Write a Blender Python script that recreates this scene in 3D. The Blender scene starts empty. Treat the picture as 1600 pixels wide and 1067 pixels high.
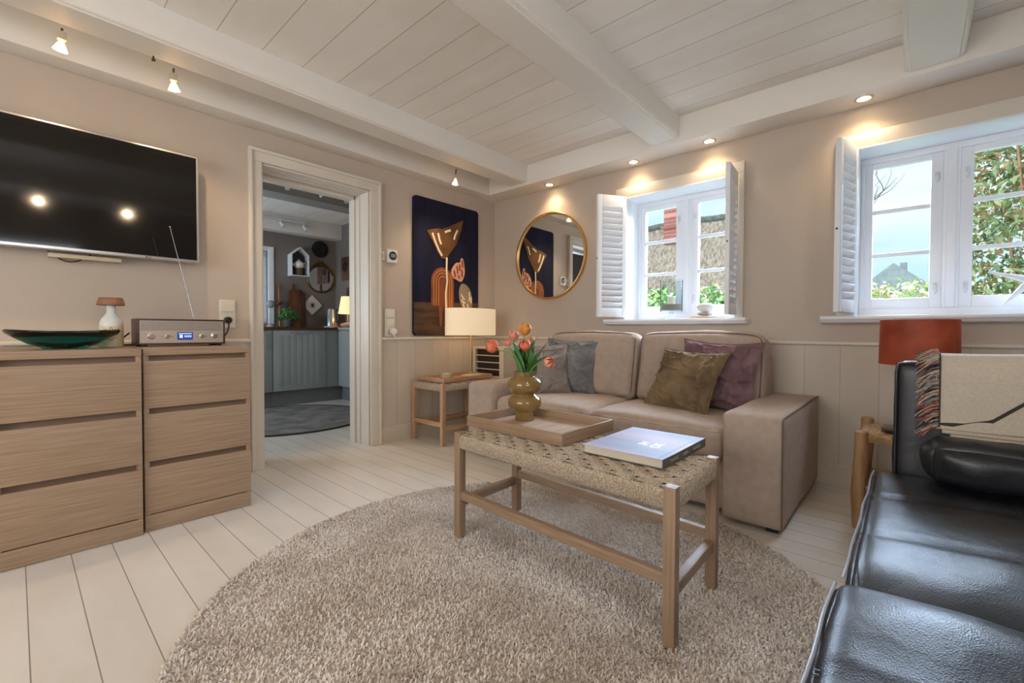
import bpy, bmesh, math, random
import numpy as np
from mathutils import Matrix, Vector, noise, Euler

random.seed(7); np.random.seed(7)
S = bpy.context.scene
COL = S.collection
PI = math.pi

# ------------------------------------------------------------------ camera
def make_camera():
    yaw, pitch, roll = math.radians(41.928), math.radians(-1.118), math.radians(0.179)
    fwd = Vector((-math.sin(yaw), math.cos(yaw), 0)); right = Vector((math.cos(yaw), math.sin(yaw), 0)); up = Vector((0, 0, 1))
    F = fwd*math.cos(pitch) + up*math.sin(pitch); U = up*math.cos(pitch) - fwd*math.sin(pitch)
    R = right*math.cos(roll) + U*math.sin(roll); U2 = U*math.cos(roll) - right*math.sin(roll)
    cd = bpy.data.cameras.new('camera'); cam = bpy.data.objects.new('camera', cd); COL.objects.link(cam)
    m = Matrix((R, U2, -F)).transposed().to_4x4(); m.translation = (3.302, -3.396, 0.95)
    cam.matrix_world = m
    cd.sensor_width = 36; cd.lens = 697.67/1600*36; cd.shift_y = -3.46/1600; cd.clip_start = .02
    S.camera = cam
make_camera()
S.view_settings.view_transform = 'Standard'; S.view_settings.look = 'None'
S.view_settings.gamma = 1; S.view_settings.use_curve_mapping = False
S.view_settings.exposure = 0.1

# ------------------------------------------------------------------ world and daylight
def make_world():
    w = bpy.data.worlds.new('sky'); S.world = w; w.use_nodes = True
    nt = w.node_tree; nt.nodes.clear(); N = nt.nodes.new; L = nt.links.new
    out = N('ShaderNodeOutputWorld'); bg = N('ShaderNodeBackground'); bg.inputs['Strength'].default_value = 1.12
    tc = N('ShaderNodeTexCoord'); mp = N('ShaderNodeMapping'); mp.inputs['Scale'].default_value = (1.5, 1.5, 5)
    nz = N('ShaderNodeTexNoise'); nz.inputs['Scale'].default_value = 1.6; nz.inputs['Detail'].default_value = 5
    cr = N('ShaderNodeValToRGB'); cr.color_ramp.elements[0].position = .40; cr.color_ramp.elements[1].position = .66
    cr.color_ramp.elements[0].color = (.56, .82, 1.0, 1); cr.color_ramp.elements[1].color = (.92, .97, 1.0, 1)
    L(tc.outputs['Generated'], mp.inputs['Vector']); L(mp.outputs['Vector'], nz.inputs['Vector'])
    L(nz.outputs['Fac'], cr.inputs['Fac']); L(cr.outputs['Color'], bg.inputs['Color']); L(bg.outputs['Background'], out.inputs['Surface'])
make_world()

def look_rot(d):
    return Vector(d).to_track_quat('-Z', 'Y').to_euler()
def light(name, kind, loc, direction, energy, color, **kw):
    d = bpy.data.lights.new(name, kind); d.energy = energy; d.color = color
    for k, v in kw.items(): setattr(d, k, v)
    o = bpy.data.objects.new(name, d); COL.objects.link(o); o.location = loc; o.rotation_euler = look_rot(direction)
    return o
# soft daylight falling through the garden windows
light('daylight', 'SUN', (3, 6, 6), (.02, -1, -.66), 52, (.64, .80, 1.0), angle=math.radians(70))
# area lamps added as fill at unseen rear, side and kitchen openings (each stands outside its own opening)
# the sun stands behind the house and lights the garden
light('sun', 'SUN', (0, -8, 9), (.25, 1, -1.5), 2.4, (1.0, .95, .88), angle=math.radians(2))
light('rear_window_fill', 'AREA', (2.3, -6.05, 1.45), (0, 1, .26), 62, (1.0, .95, .89), shape='RECTANGLE', size=2.4, size_y=1.5)
light('side_window_fill', 'AREA', (5.25, -3.6, 1.5), (-1, .05, .14), 30, (.92, .95, 1.0), shape='RECTANGLE', size=1.6, size_y=1.1)
light('kitchen_opening_fill', 'AREA', (-1.9, -3.75, 1.55), (0, 1, -.05), 66, (.72, .85, 1.0), shape='RECTANGLE', size=1.6, size_y=1.2)
WARM = (1.0, .74, .47)

# ------------------------------------------------------------------ materials
def lin(c):
    return tuple(((v/255)/12.92 if v/255 <= .04045 else ((v/255+.055)/1.055)**2.4) for v in c) + (1,)
MATS = {}
def mat(name, rgb, rough=.5, metal=0, spec=.5, sheen=0, coat=0, alpha=1, trans=0, ior=1.45, emit=None, estr=0, sss=0,
        var=None, vscale=6, vstretch=(1, 1, 1), vdetail=4, bump=0, bscale=60, bstretch=(1, 1, 1), bdist=.002, vcontrast=(.35, .65)):
    if name in MATS: return MATS[name]
    m = bpy.data.materials.new(name); m.use_nodes = True; nt = m.node_tree; b = nt.nodes['Principled BSDF']
    N = nt.nodes.new; L = nt.links.new
    c = lin(rgb)
    b.inputs['Base Color'].default_value = c; b.inputs['Roughness'].default_value = rough; b.inputs['Metallic'].default_value = metal
    b.inputs['Specular IOR Level'].default_value = spec; b.inputs['IOR'].default_value = ior
    if sheen: b.inputs['Sheen Weight'].default_value = sheen; b.inputs['Sheen Roughness'].default_value = .4; b.inputs['Sheen Tint'].default_value = c
    if coat: b.inputs['Coat Weight'].default_value = coat
    if trans: b.inputs['Transmission Weight'].default_value = trans
    if alpha < 1: b.inputs['Alpha'].default_value = alpha
    if emit: b.inputs['Emission Color'].default_value = lin(emit); b.inputs['Emission Strength'].default_value = estr
    tc = None
    if var or bump:
        tc = N('ShaderNodeTexCoord')
    if var:
        mp = N('ShaderNodeMapping'); mp.inputs['Scale'].default_value = vstretch
        nz = N('ShaderNodeTexNoise'); nz.inputs['Scale'].default_value = vscale; nz.inputs['Detail'].default_value = vdetail
        cr = N('ShaderNodeValToRGB'); cr.color_ramp.elements[0].position = vcontrast[0]; cr.color_ramp.elements[1].position = vcontrast[1]
        cr.color_ramp.elements[0].color = c; cr.color_ramp.elements[1].color = lin(var)
        L(tc.outputs['Object'], mp.inputs['Vector']); L(mp.outputs['Vector'], nz.inputs['Vector']); L(nz.outputs['Fac'], cr.inputs['Fac'])
        L(cr.outputs['Color'], b.inputs['Base Color'])
    if bump:
        mp = N('ShaderNodeMapping'); mp.inputs['Scale'].default_value = bstretch
        nz = N('ShaderNodeTexNoise'); nz.inputs['Scale'].default_value = bscale; nz.inputs['Detail'].default_value = 3
        bp = N('ShaderNodeBump'); bp.inputs['Strength'].default_value = bump; bp.inputs['Distance'].default_value = bdist
        L(tc.outputs['Object'], mp.inputs['Vector']); L(mp.outputs['Vector'], nz.inputs['Vector']); L(nz.outputs['Fac'], bp.inputs['Height'])
        L(bp.outputs['Normal'], b.inputs['Normal'])
    MATS[name] = m
    return m

def groove_mat(name, rgb, var, axis, origin, pitch, width, rough=.45, gap=.35, depth=.004, joints=None, spec=.5):
    """painted boards: the gaps between boards are drawn as dark, sunken lines at a fixed pitch along one axis"""
    m = mat(name, rgb, rough=rough, var=var, vscale=2.2, vstretch=(1, 3, 1) if axis == 'Y' else (3, 1, 1), spec=spec)
    nt = m.node_tree; N = nt.nodes.new; L = nt.links.new; b = nt.nodes['Principled BSDF']
    g = N('ShaderNodeNewGeometry'); sp = N('ShaderNodeSeparateXYZ'); L(g.outputs['Position'], sp.inputs[0])
    def mth(op, a, bb=None, c=None):
        n = N('ShaderNodeMath'); n.operation = op
        for i, v in enumerate((a, bb, c)):
            if v is None: continue
            if isinstance(v, (int, float)): n.inputs[i].default_value = v
            else: L(v, n.inputs[i])
        return n.outputs[0]
    t = mth('DIVIDE', mth('SUBTRACT', sp.outputs[axis], origin), pitch)
    f = mth('ABSOLUTE', mth('SUBTRACT', mth('FRACT', mth('ADD', t, .5)), .5))
    line = mth('LESS_THAN', f, width/pitch/2)
    if joints:
        other = 'X' if axis == 'Y' else 'Y'
        idx = mth('FLOOR', t); off = mth('FRACT', mth('MULTIPLY', mth('SINE', mth('MULTIPLY', idx, 12.9898)), 43758.5))
        u = mth('ADD', mth('DIVIDE', sp.outputs[other], joints), off)
        f2 = mth('ABSOLUTE', mth('SUBTRACT', mth('FRACT', u), .5))
        line = mth('MAXIMUM', line, mth('LESS_THAN', f2, .002/joints))
    old = b.inputs['Base Color'].links[0].from_socket
    # slight tone change from board to board
    tone = mth('ADD', .975, mth('MULTIPLY', mth('FRACT', mth('MULTIPLY', mth('SINE', mth('MULTIPLY', mth('FLOOR', t), 78.233)), 9631.7)), .05))
    mt = N('ShaderNodeVectorMath'); mt.operation = 'SCALE'; L(old, mt.inputs[0]); L(tone, mt.inputs['Scale'])
    mx = N('ShaderNodeMix'); mx.data_type = 'RGBA'; L(line, mx.inputs[0]); L(mt.outputs[0], mx.inputs[6])
    mx.inputs[7].default_value = tuple(v*gap for v in lin(rgb)[:3]) + (1,)
    L(mx.outputs[2], b.inputs['Base Color'])
    bp = N('ShaderNodeBump'); bp.inputs['Distance'].default_value = depth; bp.inputs['Strength'].default_value = .8; bp.invert = True
    L(line, bp.inputs['Height']); L(bp.outputs['Normal'], b.inputs['Normal'])
    return m

def glass_mat(name, rgb=(255, 255, 255), rough=0, refl=.08, thin=True):
    """pane: mostly clear with a faint reflection"""
    if name in MATS: return MATS[name]
    m = bpy.data.materials.new(name); m.use_nodes = True; nt = m.node_tree; nt.nodes.clear(); N = nt.nodes.new; L = nt.links.new
    out = N('ShaderNodeOutputMaterial'); tr = N('ShaderNodeBsdfTransparent'); gl = N('ShaderNodeBsdfGlossy'); mx = N('ShaderNodeMixShader')
    tr.inputs['Color'].default_value = lin(rgb); gl.inputs['Roughness'].default_value = rough
    lw = N('ShaderNodeLayerWeight'); lw.inputs['Blend'].default_value = refl
    L(lw.outputs['Fresnel'], mx.inputs[0]); L(tr.outputs[0], mx.inputs[1]); L(gl.outputs[0], mx.inputs[2]); L(mx.outputs[0], out.inputs['Surface'])
    MATS[name] = m
    return m

WALL = lambda: mat('greige_wall_paint', (197, 182, 167), rough=.7, var=(192, 177, 162), vscale=1.5, bump=.25, bscale=9, bdist=.006)
PANEL = lambda: mat('greige_panel_paint', (204, 192, 176), rough=.5, var=(200, 187, 171), vscale=1.3)
TRIM = lambda: mat('cream_trim_paint', (218, 209, 196), rough=.42, bump=.1, bscale=12, bdist=.003)
WHITE = lambda: mat('white_window_paint', (238, 240, 244), rough=.35, bump=.1, bscale=14, bdist=.003)
BEAM = lambda: mat('white_beam_paint', (232, 226, 217), rough=.5, bump=.15, bscale=5, bdist=.006)
OAK = lambda ax='X': mat('stained_oak_' + ax, (161, 135, 109), rough=.48, var=(144, 117, 93), vscale=6,
                         vstretch={'X': (.7, 22, 22), 'Y': (22, .7, 22), 'Z': (22, 22, .7)}[ax], vdetail=9, bump=.12, bscale=40,
                         bstretch={'X': (.3, 4, 4), 'Y': (4, .3, 4), 'Z': (4, 4, .3)}[ax], bdist=.001)
ASH = lambda ax='X': mat('pale_ash_' + ax, (198, 162, 130), rough=.42, var=(172, 134, 102), vscale=6,
                         vstretch={'X': (.8, 16, 16), 'Y': (16, .8, 16), 'Z': (16, 16, .8)}[ax], vdetail=7)
WARMWOOD = lambda: mat('honey_wood', (206, 158, 104), rough=.45, var=(178, 128, 78), vscale=7, vstretch=(4, 4, .6), vdetail=6)
CHROME = lambda: mat('chrome', (220, 220, 220), rough=.15, metal=1)
BLACKP = lambda: mat('black_plastic', (22, 22, 24), rough=.4)

# ------------------------------------------------------------------ mesh helpers
class MB:
    """collects shapes; build() links them as one mesh object"""
    def __init__(s): s.v = []; s.f = []; s.m = []; s.mi = 0; s.smooth = []; s.sm = False
    def add(s, vs, fs):
        o = len(s.v); s.v += [tuple(v) for v in vs]
        for f in fs: s.f.append(tuple(i+o for i in f)); s.m.append(s.mi); s.smooth.append(s.sm)
    def box(s, x0, x1, y0, y1, z0, z1, M=None):
        vs = [Vector((x, y, z)) for z in (z0, z1) for y in (y0, y1) for x in (x0, x1)]
        if M: vs = [M @ v for v in vs]
        s.add(vs, [(0, 2, 3, 1), (4, 5, 7, 6), (0, 1, 5, 4), (2, 6, 7, 3), (0, 4, 6, 2), (1, 3, 7, 5)]); return s
    def prism(s, pts, a, b, axis='Z', M=None):
        """closed outline pts (2D) extruded a..b along axis"""
        def P(p, h):
            v = {'Z': (p[0], p[1], h), 'Y': (p[0], h, p[1]), 'X': (h, p[0], p[1])}[axis]
            return M @ Vector(v) if M else Vector(v)
        n = len(pts); vs = [P(p, a) for p in pts] + [P(p, b) for p in pts]
        s.add(vs, [tuple(range(n))[::-1], tuple(range(n, 2*n))] + [(i, (i+1) % n, n+(i+1) % n, n+i) for i in range(n)]); return s
    def tube(s, pts, r, n=10, cap=True, closed=False):
        pts = [Vector(p) for p in pts]; k = len(pts); rs = r if isinstance(r, (list, tuple)) else [r]*k
        vs = []; up = None
        for i, p in enumerate(pts):
            if closed: t = pts[(i+1) % k]-pts[i-1]
            else: t = pts[min(i+1, k-1)]-pts[max(i-1, 0)]
            if t.length < 1e-9: t = Vector((0, 0, 1))
            t.normalize()
            if up is None: up = t.orthogonal().normalized()
            up = (up - t*up.dot(t))
            up = up.normalized() if up.length > 1e-6 else t.orthogonal().normalized()
            w = t.cross(up)
            for j in range(n):
                a = 2*PI*j/n; vs.append(p + (up*math.cos(a)+w*math.sin(a))*rs[i])
        fs = []
        for i in range(k if closed else k-1):
            for j in range(n):
                a = i*n+j; b = i*n+(j+1) % n; c = ((i+1) % k)*n+(j+1) % n; d = ((i+1) % k)*n+j; fs.append((a, b, c, d))
        if cap and not closed: fs += [tuple(range(n))[::-1], tuple(range((k-1)*n, k*n))]
        o = s.sm; s.sm = True; s.add(vs, fs); s.sm = o; return s
    def lathe(s, prof, c=(0, 0, 0), n=40, M=None, squash=(1, 1)):
        vs = []
        for r, z in prof:
            for j in range(n):
                a = 2*PI*j/n; v = Vector((c[0]+r*math.cos(a)*squash[0], c[1]+r*math.sin(a)*squash[1], c[2]+z))
                vs.append(M @ v if M else v)
        fs = [(i*n+j, i*n+(j+1) % n, (i+1)*n+(j+1) % n, (i+1)*n+j) for i in range(len(prof)-1) for j in range(n)]
        if prof[0][0] > 1e-5: fs.append(tuple(range(n))[::-1])
        if prof[-1][0] > 1e-5: fs.append(tuple(range((len(prof)-1)*n, len(prof)*n)))
        o = s.sm; s.sm = True; s.add(vs, fs); s.sm = o; return s
    def grid(s, nu, nv, fn, closeu=False, smooth=True):
        vs = [fn(i/(nu if closeu else nu-1), j/(nv-1)) for j in range(nv) for i in range(nu)]
        fs = []
        for j in range(nv-1):
            for i in range(nu if closeu else nu-1):
                a = j*nu+i; b = j*nu+(i+1) % nu; fs.append((a, b, b+nu, a+nu))
        o = s.sm; s.sm = smooth; s.add(vs, fs); s.sm = o; return s
    def sphere(s, c, r, n=16, sq=(1, 1, 1)):
        k = n//2; vs = []; c = Vector(c)
        return s.lathe([(r*math.sin(PI*i/k)*sq[0] if 0 < i < k else 0, -r*math.cos(PI*i/k)*sq[2]) for i in range(k+1)], c, n)
    def build(s, name, mats, parent=None, local=False, bevel=0, seg=2, smooth=None, weld=False, base=True):
        me = bpy.data.meshes.new(name)
        vs = s.v; off = Vector((0, 0, 0))
        if parent is None and base and not local:
            a = np.array(vs); off = Vector(((a[:, 0].min()+a[:, 0].max())/2, (a[:, 1].min()+a[:, 1].max())/2, a[:, 2].min()))
            vs = [(v[0]-off[0], v[1]-off[1], v[2]-off[2]) for v in vs]
        me.from_pydata([tuple(v) for v in vs], [], s.f)
        if not isinstance(mats, (list, tuple)): mats = [mats]
        for m in mats: me.materials.append(m)
        me.polygons.foreach_set('material_index', s.m)
        me.polygons.foreach_set('use_smooth', s.smooth if smooth is None else [smooth]*len(s.f))
        bm = bmesh.new(); bm.from_mesh(me)
        if weld: bmesh.ops.remove_doubles(bm, verts=bm.verts, dist=1e-5)
        bmesh.ops.recalc_face_normals(bm, faces=bm.faces)
        if bevel:
            es = [e for e in bm.edges if len(e.link_faces) == 2 and e.calc_face_angle(0) > .6]
            bmesh.ops.bevel(bm, geom=es, offset=bevel, segments=seg, affect='EDGES', profile=.6, clamp_overlap=True)
            if smooth is None:
                for f in bm.faces: f.smooth = True
        bm.to_mesh(me); bm.free()
        if bevel or smooth or any(s.smooth): me.set_sharp_from_angle(angle=math.radians(38))
        o = bpy.data.objects.new(name, me); COL.objects.link(o)
        if parent is not None:
            o.parent = parent
            if not local:
                w = Matrix.Identity(4); q = parent; chain = []
                while q is not None: chain.append(q); q = q.parent
                for q in reversed(chain): w = w @ q.matrix_parent_inverse @ q.matrix_basis
                o.matrix_parent_inverse = w.inverted()
        else: o.location = off
        return o

def tag(o, label=None, cat=None, group=None, kind=None):
    if label: o['label'] = label
    if cat: o['category'] = cat
    if group: o['group'] = group
    if kind: o['kind'] = kind
    return o
def thing(name, label, cat, loc=(0, 0, 0), rot=(0, 0, 0), group=None, kind=None):
    o = bpy.data.objects.new(name, None); COL.objects.link(o); o.location = loc; o.rotation_euler = rot; o.empty_display_size = .1
    return tag(o, label, cat, group, kind)
def struct(name, mb, m, bevel=0, parent=None, **k):
    o = mb.build(name, m, parent, bevel=bevel, **k)
    if parent is None: o['kind'] = 'structure'
    return o
def copy_tree(o, parent=None):
    c = o.copy(); COL.objects.link(c); c.parent = parent
    if parent is not None: c.matrix_parent_inverse = o.matrix_parent_inverse.copy()
    for ch in list(o.children): copy_tree(ch, c)
    return c

def soft_box(mb, x0, x1, y0, y1, z0, z1, r=.03, cuts=18, puff=(0, 0, .02), wrinkle=.004, wscale=5, seed=0, M=None, pre=None, sag=None):
    """upholstered block: rounded edges, crowned faces and small wrinkles"""
    bm = bmesh.new(); bmesh.ops.create_cube(bm, size=2.0)
    bmesh.ops.subdivide_edges(bm, edges=bm.edges[:], cuts=cuts, use_grid_fill=True)
    h = Vector(((x1-x0)/2, (y1-y0)/2, (z1-z0)/2)); c = Vector(((x0+x1)/2, (y0+y1)/2, (z0+z1)/2)); sd = Vector((seed*3.7, seed*1.3, seed*7.1))
    for v in bm.verts:
        p = v.co.copy()
        # bunch grid lines towards the edges so the rounding is smooth
        p = Vector([math.copysign(1-(1-abs(t))**1.35, t) for t in p])
        q = Vector((p.x*h.x, p.y*h.y, p.z*h.z))
        inn = Vector([max(min(q[i], h[i]-r), -(h[i]-r)) for i in range(3)]); d = q-inn
        if d.length > 1e-9: q = inn + d.normalized()*r
        nrm = d.normalized() if d.length > 1e-9 else Vector((0, 0, 1))
        w = [max(0, 1-abs(t)**2.2) for t in p]
        big = max(range(3), key=lambda i: abs(p[i]))
        k = [w[j] for j in range(3) if j != big]
        q[big] += math.copysign(puff[big]*math.sqrt(k[0]*k[1]), p[big])
        n1 = noise.noise((q+c)*wscale+sd)+.5*noise.noise((q+c)*wscale*2.3+sd)
        q += nrm*n1*wrinkle
        q = q+c
        if sag: q = sag(q, p)
        v.co = M @ q if M else q
    bm.verts.index_update()
    o = mb.sm; mb.sm = True
    mb.add([v.co for v in bm.verts], [tuple(v.index for v in f.verts) for f in bm.faces]); mb.sm = o
    bm.free(); return mb

def pillow_mesh(mb, w, h, t, n=60, k=.13, wr=.01, seed=0):
    """knife-edge cushion lying in the XZ plane, thickness along Y, base edge at z=0"""
    sd = Vector((seed*5.1, seed*2.2, seed*3.3))
    def side(sgn):
        def fn(a, b):
            u = a*2-1; v = b*2-1
            x = u*w/2*(1-k*(1-v*v)**1.0*abs(u)**3*.9); z = v*h/2*(1-k*(1-u*u)*abs(v)**3*.9)
            th = t/2*(max(0, (1-abs(u)**2.6)*(1-abs(v)**2.6)))**.55
            rad = noise.noise(Vector((u*3.2, v*3.2, 0))+sd)+.6*noise.noise(Vector((u*7+v*3, v*6-u*2, 4))+sd)
            edge = max(abs(u), abs(v))
            # creases that run out of the corners
            cr = math.sin(6*math.atan2(v, u)+seed)*max(0, math.hypot(u, v)-.55)
            f = min(1, (1-edge)*7)
            rg = (1-min(1, abs(noise.noise(Vector((u*1.6+v*.9, v*2.6-u*.5, 9))+sd))*4.5))**2
            rg += .7*(1-min(1, abs(noise.noise(Vector((u*2.8-v*1.2, v*2.0+u*2.2, 2))+sd))*5))**2
            y = sgn*(th+(rad*wr+cr*wr*1.6+rg*wr*1.5)*f)
            return Vector((x, y, z+h/2))
        return fn
    mb.grid(n, n, side(1)); mb.grid(n, n, side(-1)); return mb
def pillow_outline(w, h, k=.13, n=20):
    pts = []
    for a in range(4*n):
        s, i = divmod(a, n); f = -1+2*i/n
        u, v = [(f, -1), (1, f), (-f, 1), (-1, -f)][s]
        pts.append(Vector((u*w/2*(1-k*(1-v*v)*abs(u)**3*.9), 0, h/2+v*h/2*(1-k*(1-u*u)*abs(v)**3*.9))))
    return pts

def text_mesh(txt, size, M, name, m, parent=None, depth=.0004, local=False, bold=False):
    cu = bpy.data.curves.new(name, 'FONT'); cu.body = txt; cu.size = size; cu.extrude = depth; cu.align_x = 'CENTER'; cu.align_y = 'CENTER'
    if bold: cu.offset = size*.02
    o = bpy.data.objects.new('tmp', cu); COL.objects.link(o); dg = bpy.context.evaluated_depsgraph_get()
    me = bpy.data.meshes.new_from_object(o.evaluated_get(dg)); bpy.data.objects.remove(o)
    mb = MB(); mb.add([M @ v.co for v in me.vertices], [tuple(p.vertices) for p in me.polygons])
    return mb.build(name, m, parent, local=local)

def leaf_cloud(mb, pts, size, asp=2.2, seed=0, droop=.3, nm=1):
    rnd = random.Random(seed)
    for p in pts:
        L = size*rnd.uniform(.6, 1.25); W = L/asp
        e = Euler((rnd.uniform(-1.3, 1.3), rnd.uniform(-1.3, 1.3), rnd.uniform(0, 2*PI))).to_matrix()
        p = Vector(p); mb.mi = rnd.randrange(nm)
        vs = [Vector((0, 0, 0)), Vector((L*.5, W/2, L*.06)), Vector((L*.5, 0, 0)), Vector((L*.5, -W/2, L*.06)), Vector((L, 0, -L*droop*.4))]
        mb.add([p + e @ v for v in vs], [(0, 1, 2), (0, 2, 3), (1, 4, 2), (2, 4, 3)])
    mb.mi = 0; return mb

# ================================================================== THE ROOM
ZC = 2.475; ZS = 2.292; XR = 4.75; YN = -5.6
def wall_holes(mb, axis, p0, p1, a0, a1, z0, z1, holes):
    """wall slab from p0..p1 in thickness, a0..a1 along its length, with rectangular holes (a, b, z, z)"""
    cuts = sorted(set([a0, a1] + [h[0] for h in holes] + [h[1] for h in holes]))
    def bx(a, b, z, zz):
        if zz-z < 1e-4: return
        if axis == 'X': mb.box(a, b, p0, p1, z, zz)
        else: mb.box(p0, p1, a, b, z, zz)
    for a, b in zip(cuts[:-1], cuts[1:]):
        hs = [h for h in holes if h[0] <= a+1e-6 and h[1] >= b-1e-6]
        if hs: bx(a, b, z0, hs[0][2]); bx(a, b, hs[0][3], z1)
        else: bx(a, b, z0, z1)
W1 = (1.52, 2.37); W2 = (3.03, 3.88); WZ = (1.04, 2.045)
FLOOR = groove_mat('white_floor_boards', (222, 214, 203), (215, 206, 194), 'Y', -3.379, .1295, .0032, rough=.27, gap=.38, joints=None)
PLANK = groove_mat('white_ceiling_boards', (240, 234, 225), (234, 227, 217), 'Y', -.33, .2145, .0045, rough=.5, gap=.55)
struct('floor', MB().box(-3.4, XR+.2, YN-.2, .3, -.1, 0), FLOOR)
struct('ceiling', MB().box(-.14, XR+.2, YN-.2, .3, ZC, ZC+.1), PLANK)
m = MB(); wall_holes(m, 'Y', -.28, 0, YN, 0, 0, ZC, [(-2.27, -1.46, 0, 2.08)]); struct('wall_left', m, WALL())
m = MB(); wall_holes(m, 'X', 0, .30, -.28, XR, 0, ZC+.1, [(W1[0], W1[1], *WZ), (W2[0], W2[1], *WZ)]); struct('wall_window', m, WALL())
m = MB(); wall_holes(m, 'Y', XR, XR+.2, YN, 0, 0, ZC, [(-4.4, -2.8, .95, 2.05)]); struct('wall_right', m, WALL())
m = MB(); wall_holes(m, 'X', YN-.2, YN, -.28, XR+.2, 0, ZC, [(1.1, 3.5, .7, 2.2)]); struct('wall_rear', m, WALL())
for nm, ax, rc in (('window_3', 'X', (1.1, 3.5, .7, 2.2)), ('window_4', 'Y', (-4.4, -2.8, .95, 2.05))):  # unseen windows, added to let the rear and side fill lamps in
    mb = MB(); a, b, z0, z1 = rc; c = (a+b)/2; t = .05
    def bb(u0, u1, zz0, zz1):
        if ax == 'X': mb.box(u0, u1, YN-.14, YN-.08, zz0, zz1)
        else: mb.box(XR+.08, XR+.14, u0, u1, zz0, zz1)
    bb(a, a+t, z0, z1); bb(b-t, b, z0, z1); bb(a+t, b-t, z0, z0+t); bb(a+t, b-t, z1-t, z1); bb(c-t/2, c+t/2, z0+t, z1-t)
    struct(nm, mb, WHITE())

# boxed-in soffits along both walls
struct('trim_1', MB().box(0, XR, -.225, 0, ZS, ZC), BEAM(), bevel=.006)
struct('trim_2', MB().box(0, .145, YN, -.226, ZS, ZC), BEAM(), bevel=.006)
# ceiling beams with a beaded lower edge
def beam(n, x0, x1):
    mb = MB(); z0 = 2.318
    prof = [(x0, ZC), (x0, z0+.022), (x0+.004, z0+.016), (x0+.004, z0+.011), (x0+.012, z0+.006), (x0+.018, z0+.006), (x0+.024, z0),
            (x1-.024, z0), (x1-.018, z0+.006), (x1-.012, z0+.006), (x1-.004, z0+.011), (x1-.004, z0+.016), (x1, z0+.022), (x1, ZC)]
    mb.prism(prof, YN, -.226, 'Y'); struct('trim_%d' % n, mb, BEAM())
beam(3, .415, .635); beam(4, 1.825, 2.045); beam(5, 3.245, 3.475)

# wainscot, rail, baseboard
PWB = groove_mat('greige_panel_boards_x', (204, 192, 176), (199, 186, 170), 'X', 2.786, .186, .004, rough=.5, gap=.72)
PWA = groove_mat('greige_panel_boards_y', (204, 192, 176), (199, 186, 170), 'Y', -1.024, .189, .004, rough=.5, gap=.72)
struct('trim_6', MB().box(.016, XR, -.016, 0, .13, .862), PWB)
m = MB(); m.box(0, .016, -1.372, 0, .13, .862); m.box(0, .016, YN, -2.345, .13, .862); struct('trim_7', m, PWA)
def rail_prof(s=1): return [(0, .852), (.014, .852), (.018, .862), (.032, .868), (.036, .874), (.036, .884), (.030, .889), (0, .889)]
m = MB(); m.prism([(-a, z) for a, z in rail_prof()], .0, XR, 'X'); struct('trim_8', m, TRIM())
m = MB(); m.prism(rail_prof(), -1.373, -.001, 'Y'); m.prism(rail_prof(), YN, -2.345, 'Y'); struct('trim_9', m, TRIM())
def base_prof(): return [(0, 0), (.030, 0), (.030, .105), (.024, .112), (.024, .120), (.018, .132), (0, .134)]
m = MB(); m.prism([(-a, z) for a, z in base_prof()], .0, XR, 'X'); struct('baseboard_window', m, PANEL())
m = MB(); m.prism(base_prof(), -1.373, -.001, 'Y'); m.prism(base_prof(), YN, -2.345, 'Y'); struct('baseboard_left', m, PANEL())

# doorway: casing and deep lining
d = thing('door_1', None, None, (0, -1.865, 0)); d['kind'] = 'structure'
y0, y1, zt = -2.27, -1.46, 2.08
mb = MB()
for a, b in ((y0-.078, y0), (y1, y1+.086)): mb.box(0, .022, a, b, 0, zt)
mb.box(0, .022, y0-.078, y1+.086, zt, zt+.082)
mb.build('door_casing', TRIM(), d, bevel=.004)
mb = MB()
mb.box(.001, .040, y0-.082, y0-.060, 0, zt+.062); mb.box(.001, .040, y1+.068, y1+.090, 0, zt+.062); mb.box(.001, .040, y0-.082, y1+.090, zt+.062, zt+.084)
mb.build('casing_moulding', TRIM(), d, bevel=.006, seg=3)
mb = MB()
mb.box(-.28, 0, y0, y0+.012, 0, zt); mb.box(-.28, 0, y1-.012, y1, 0, zt); mb.box(-.28, 0, y0, y1, zt-.012, zt)
mb.box(-.28, -.20, y0+.012, y0+.026, 0, zt-.012); mb.box(-.28, -.20, y1-.026, y1-.012, 0, zt-.012); mb.box(-.28, -.20, y0+.012, y1-.012, zt-.04, zt-.012)
mb.box(-.135, -.125, y1-.020, y1-.012, 0, zt-.012); mb.box(-.135, -.125, y0+.012, y1-.012, zt-.020, zt-.012)
mb.build('door_lining', TRIM(), d, bevel=.003)

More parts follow.
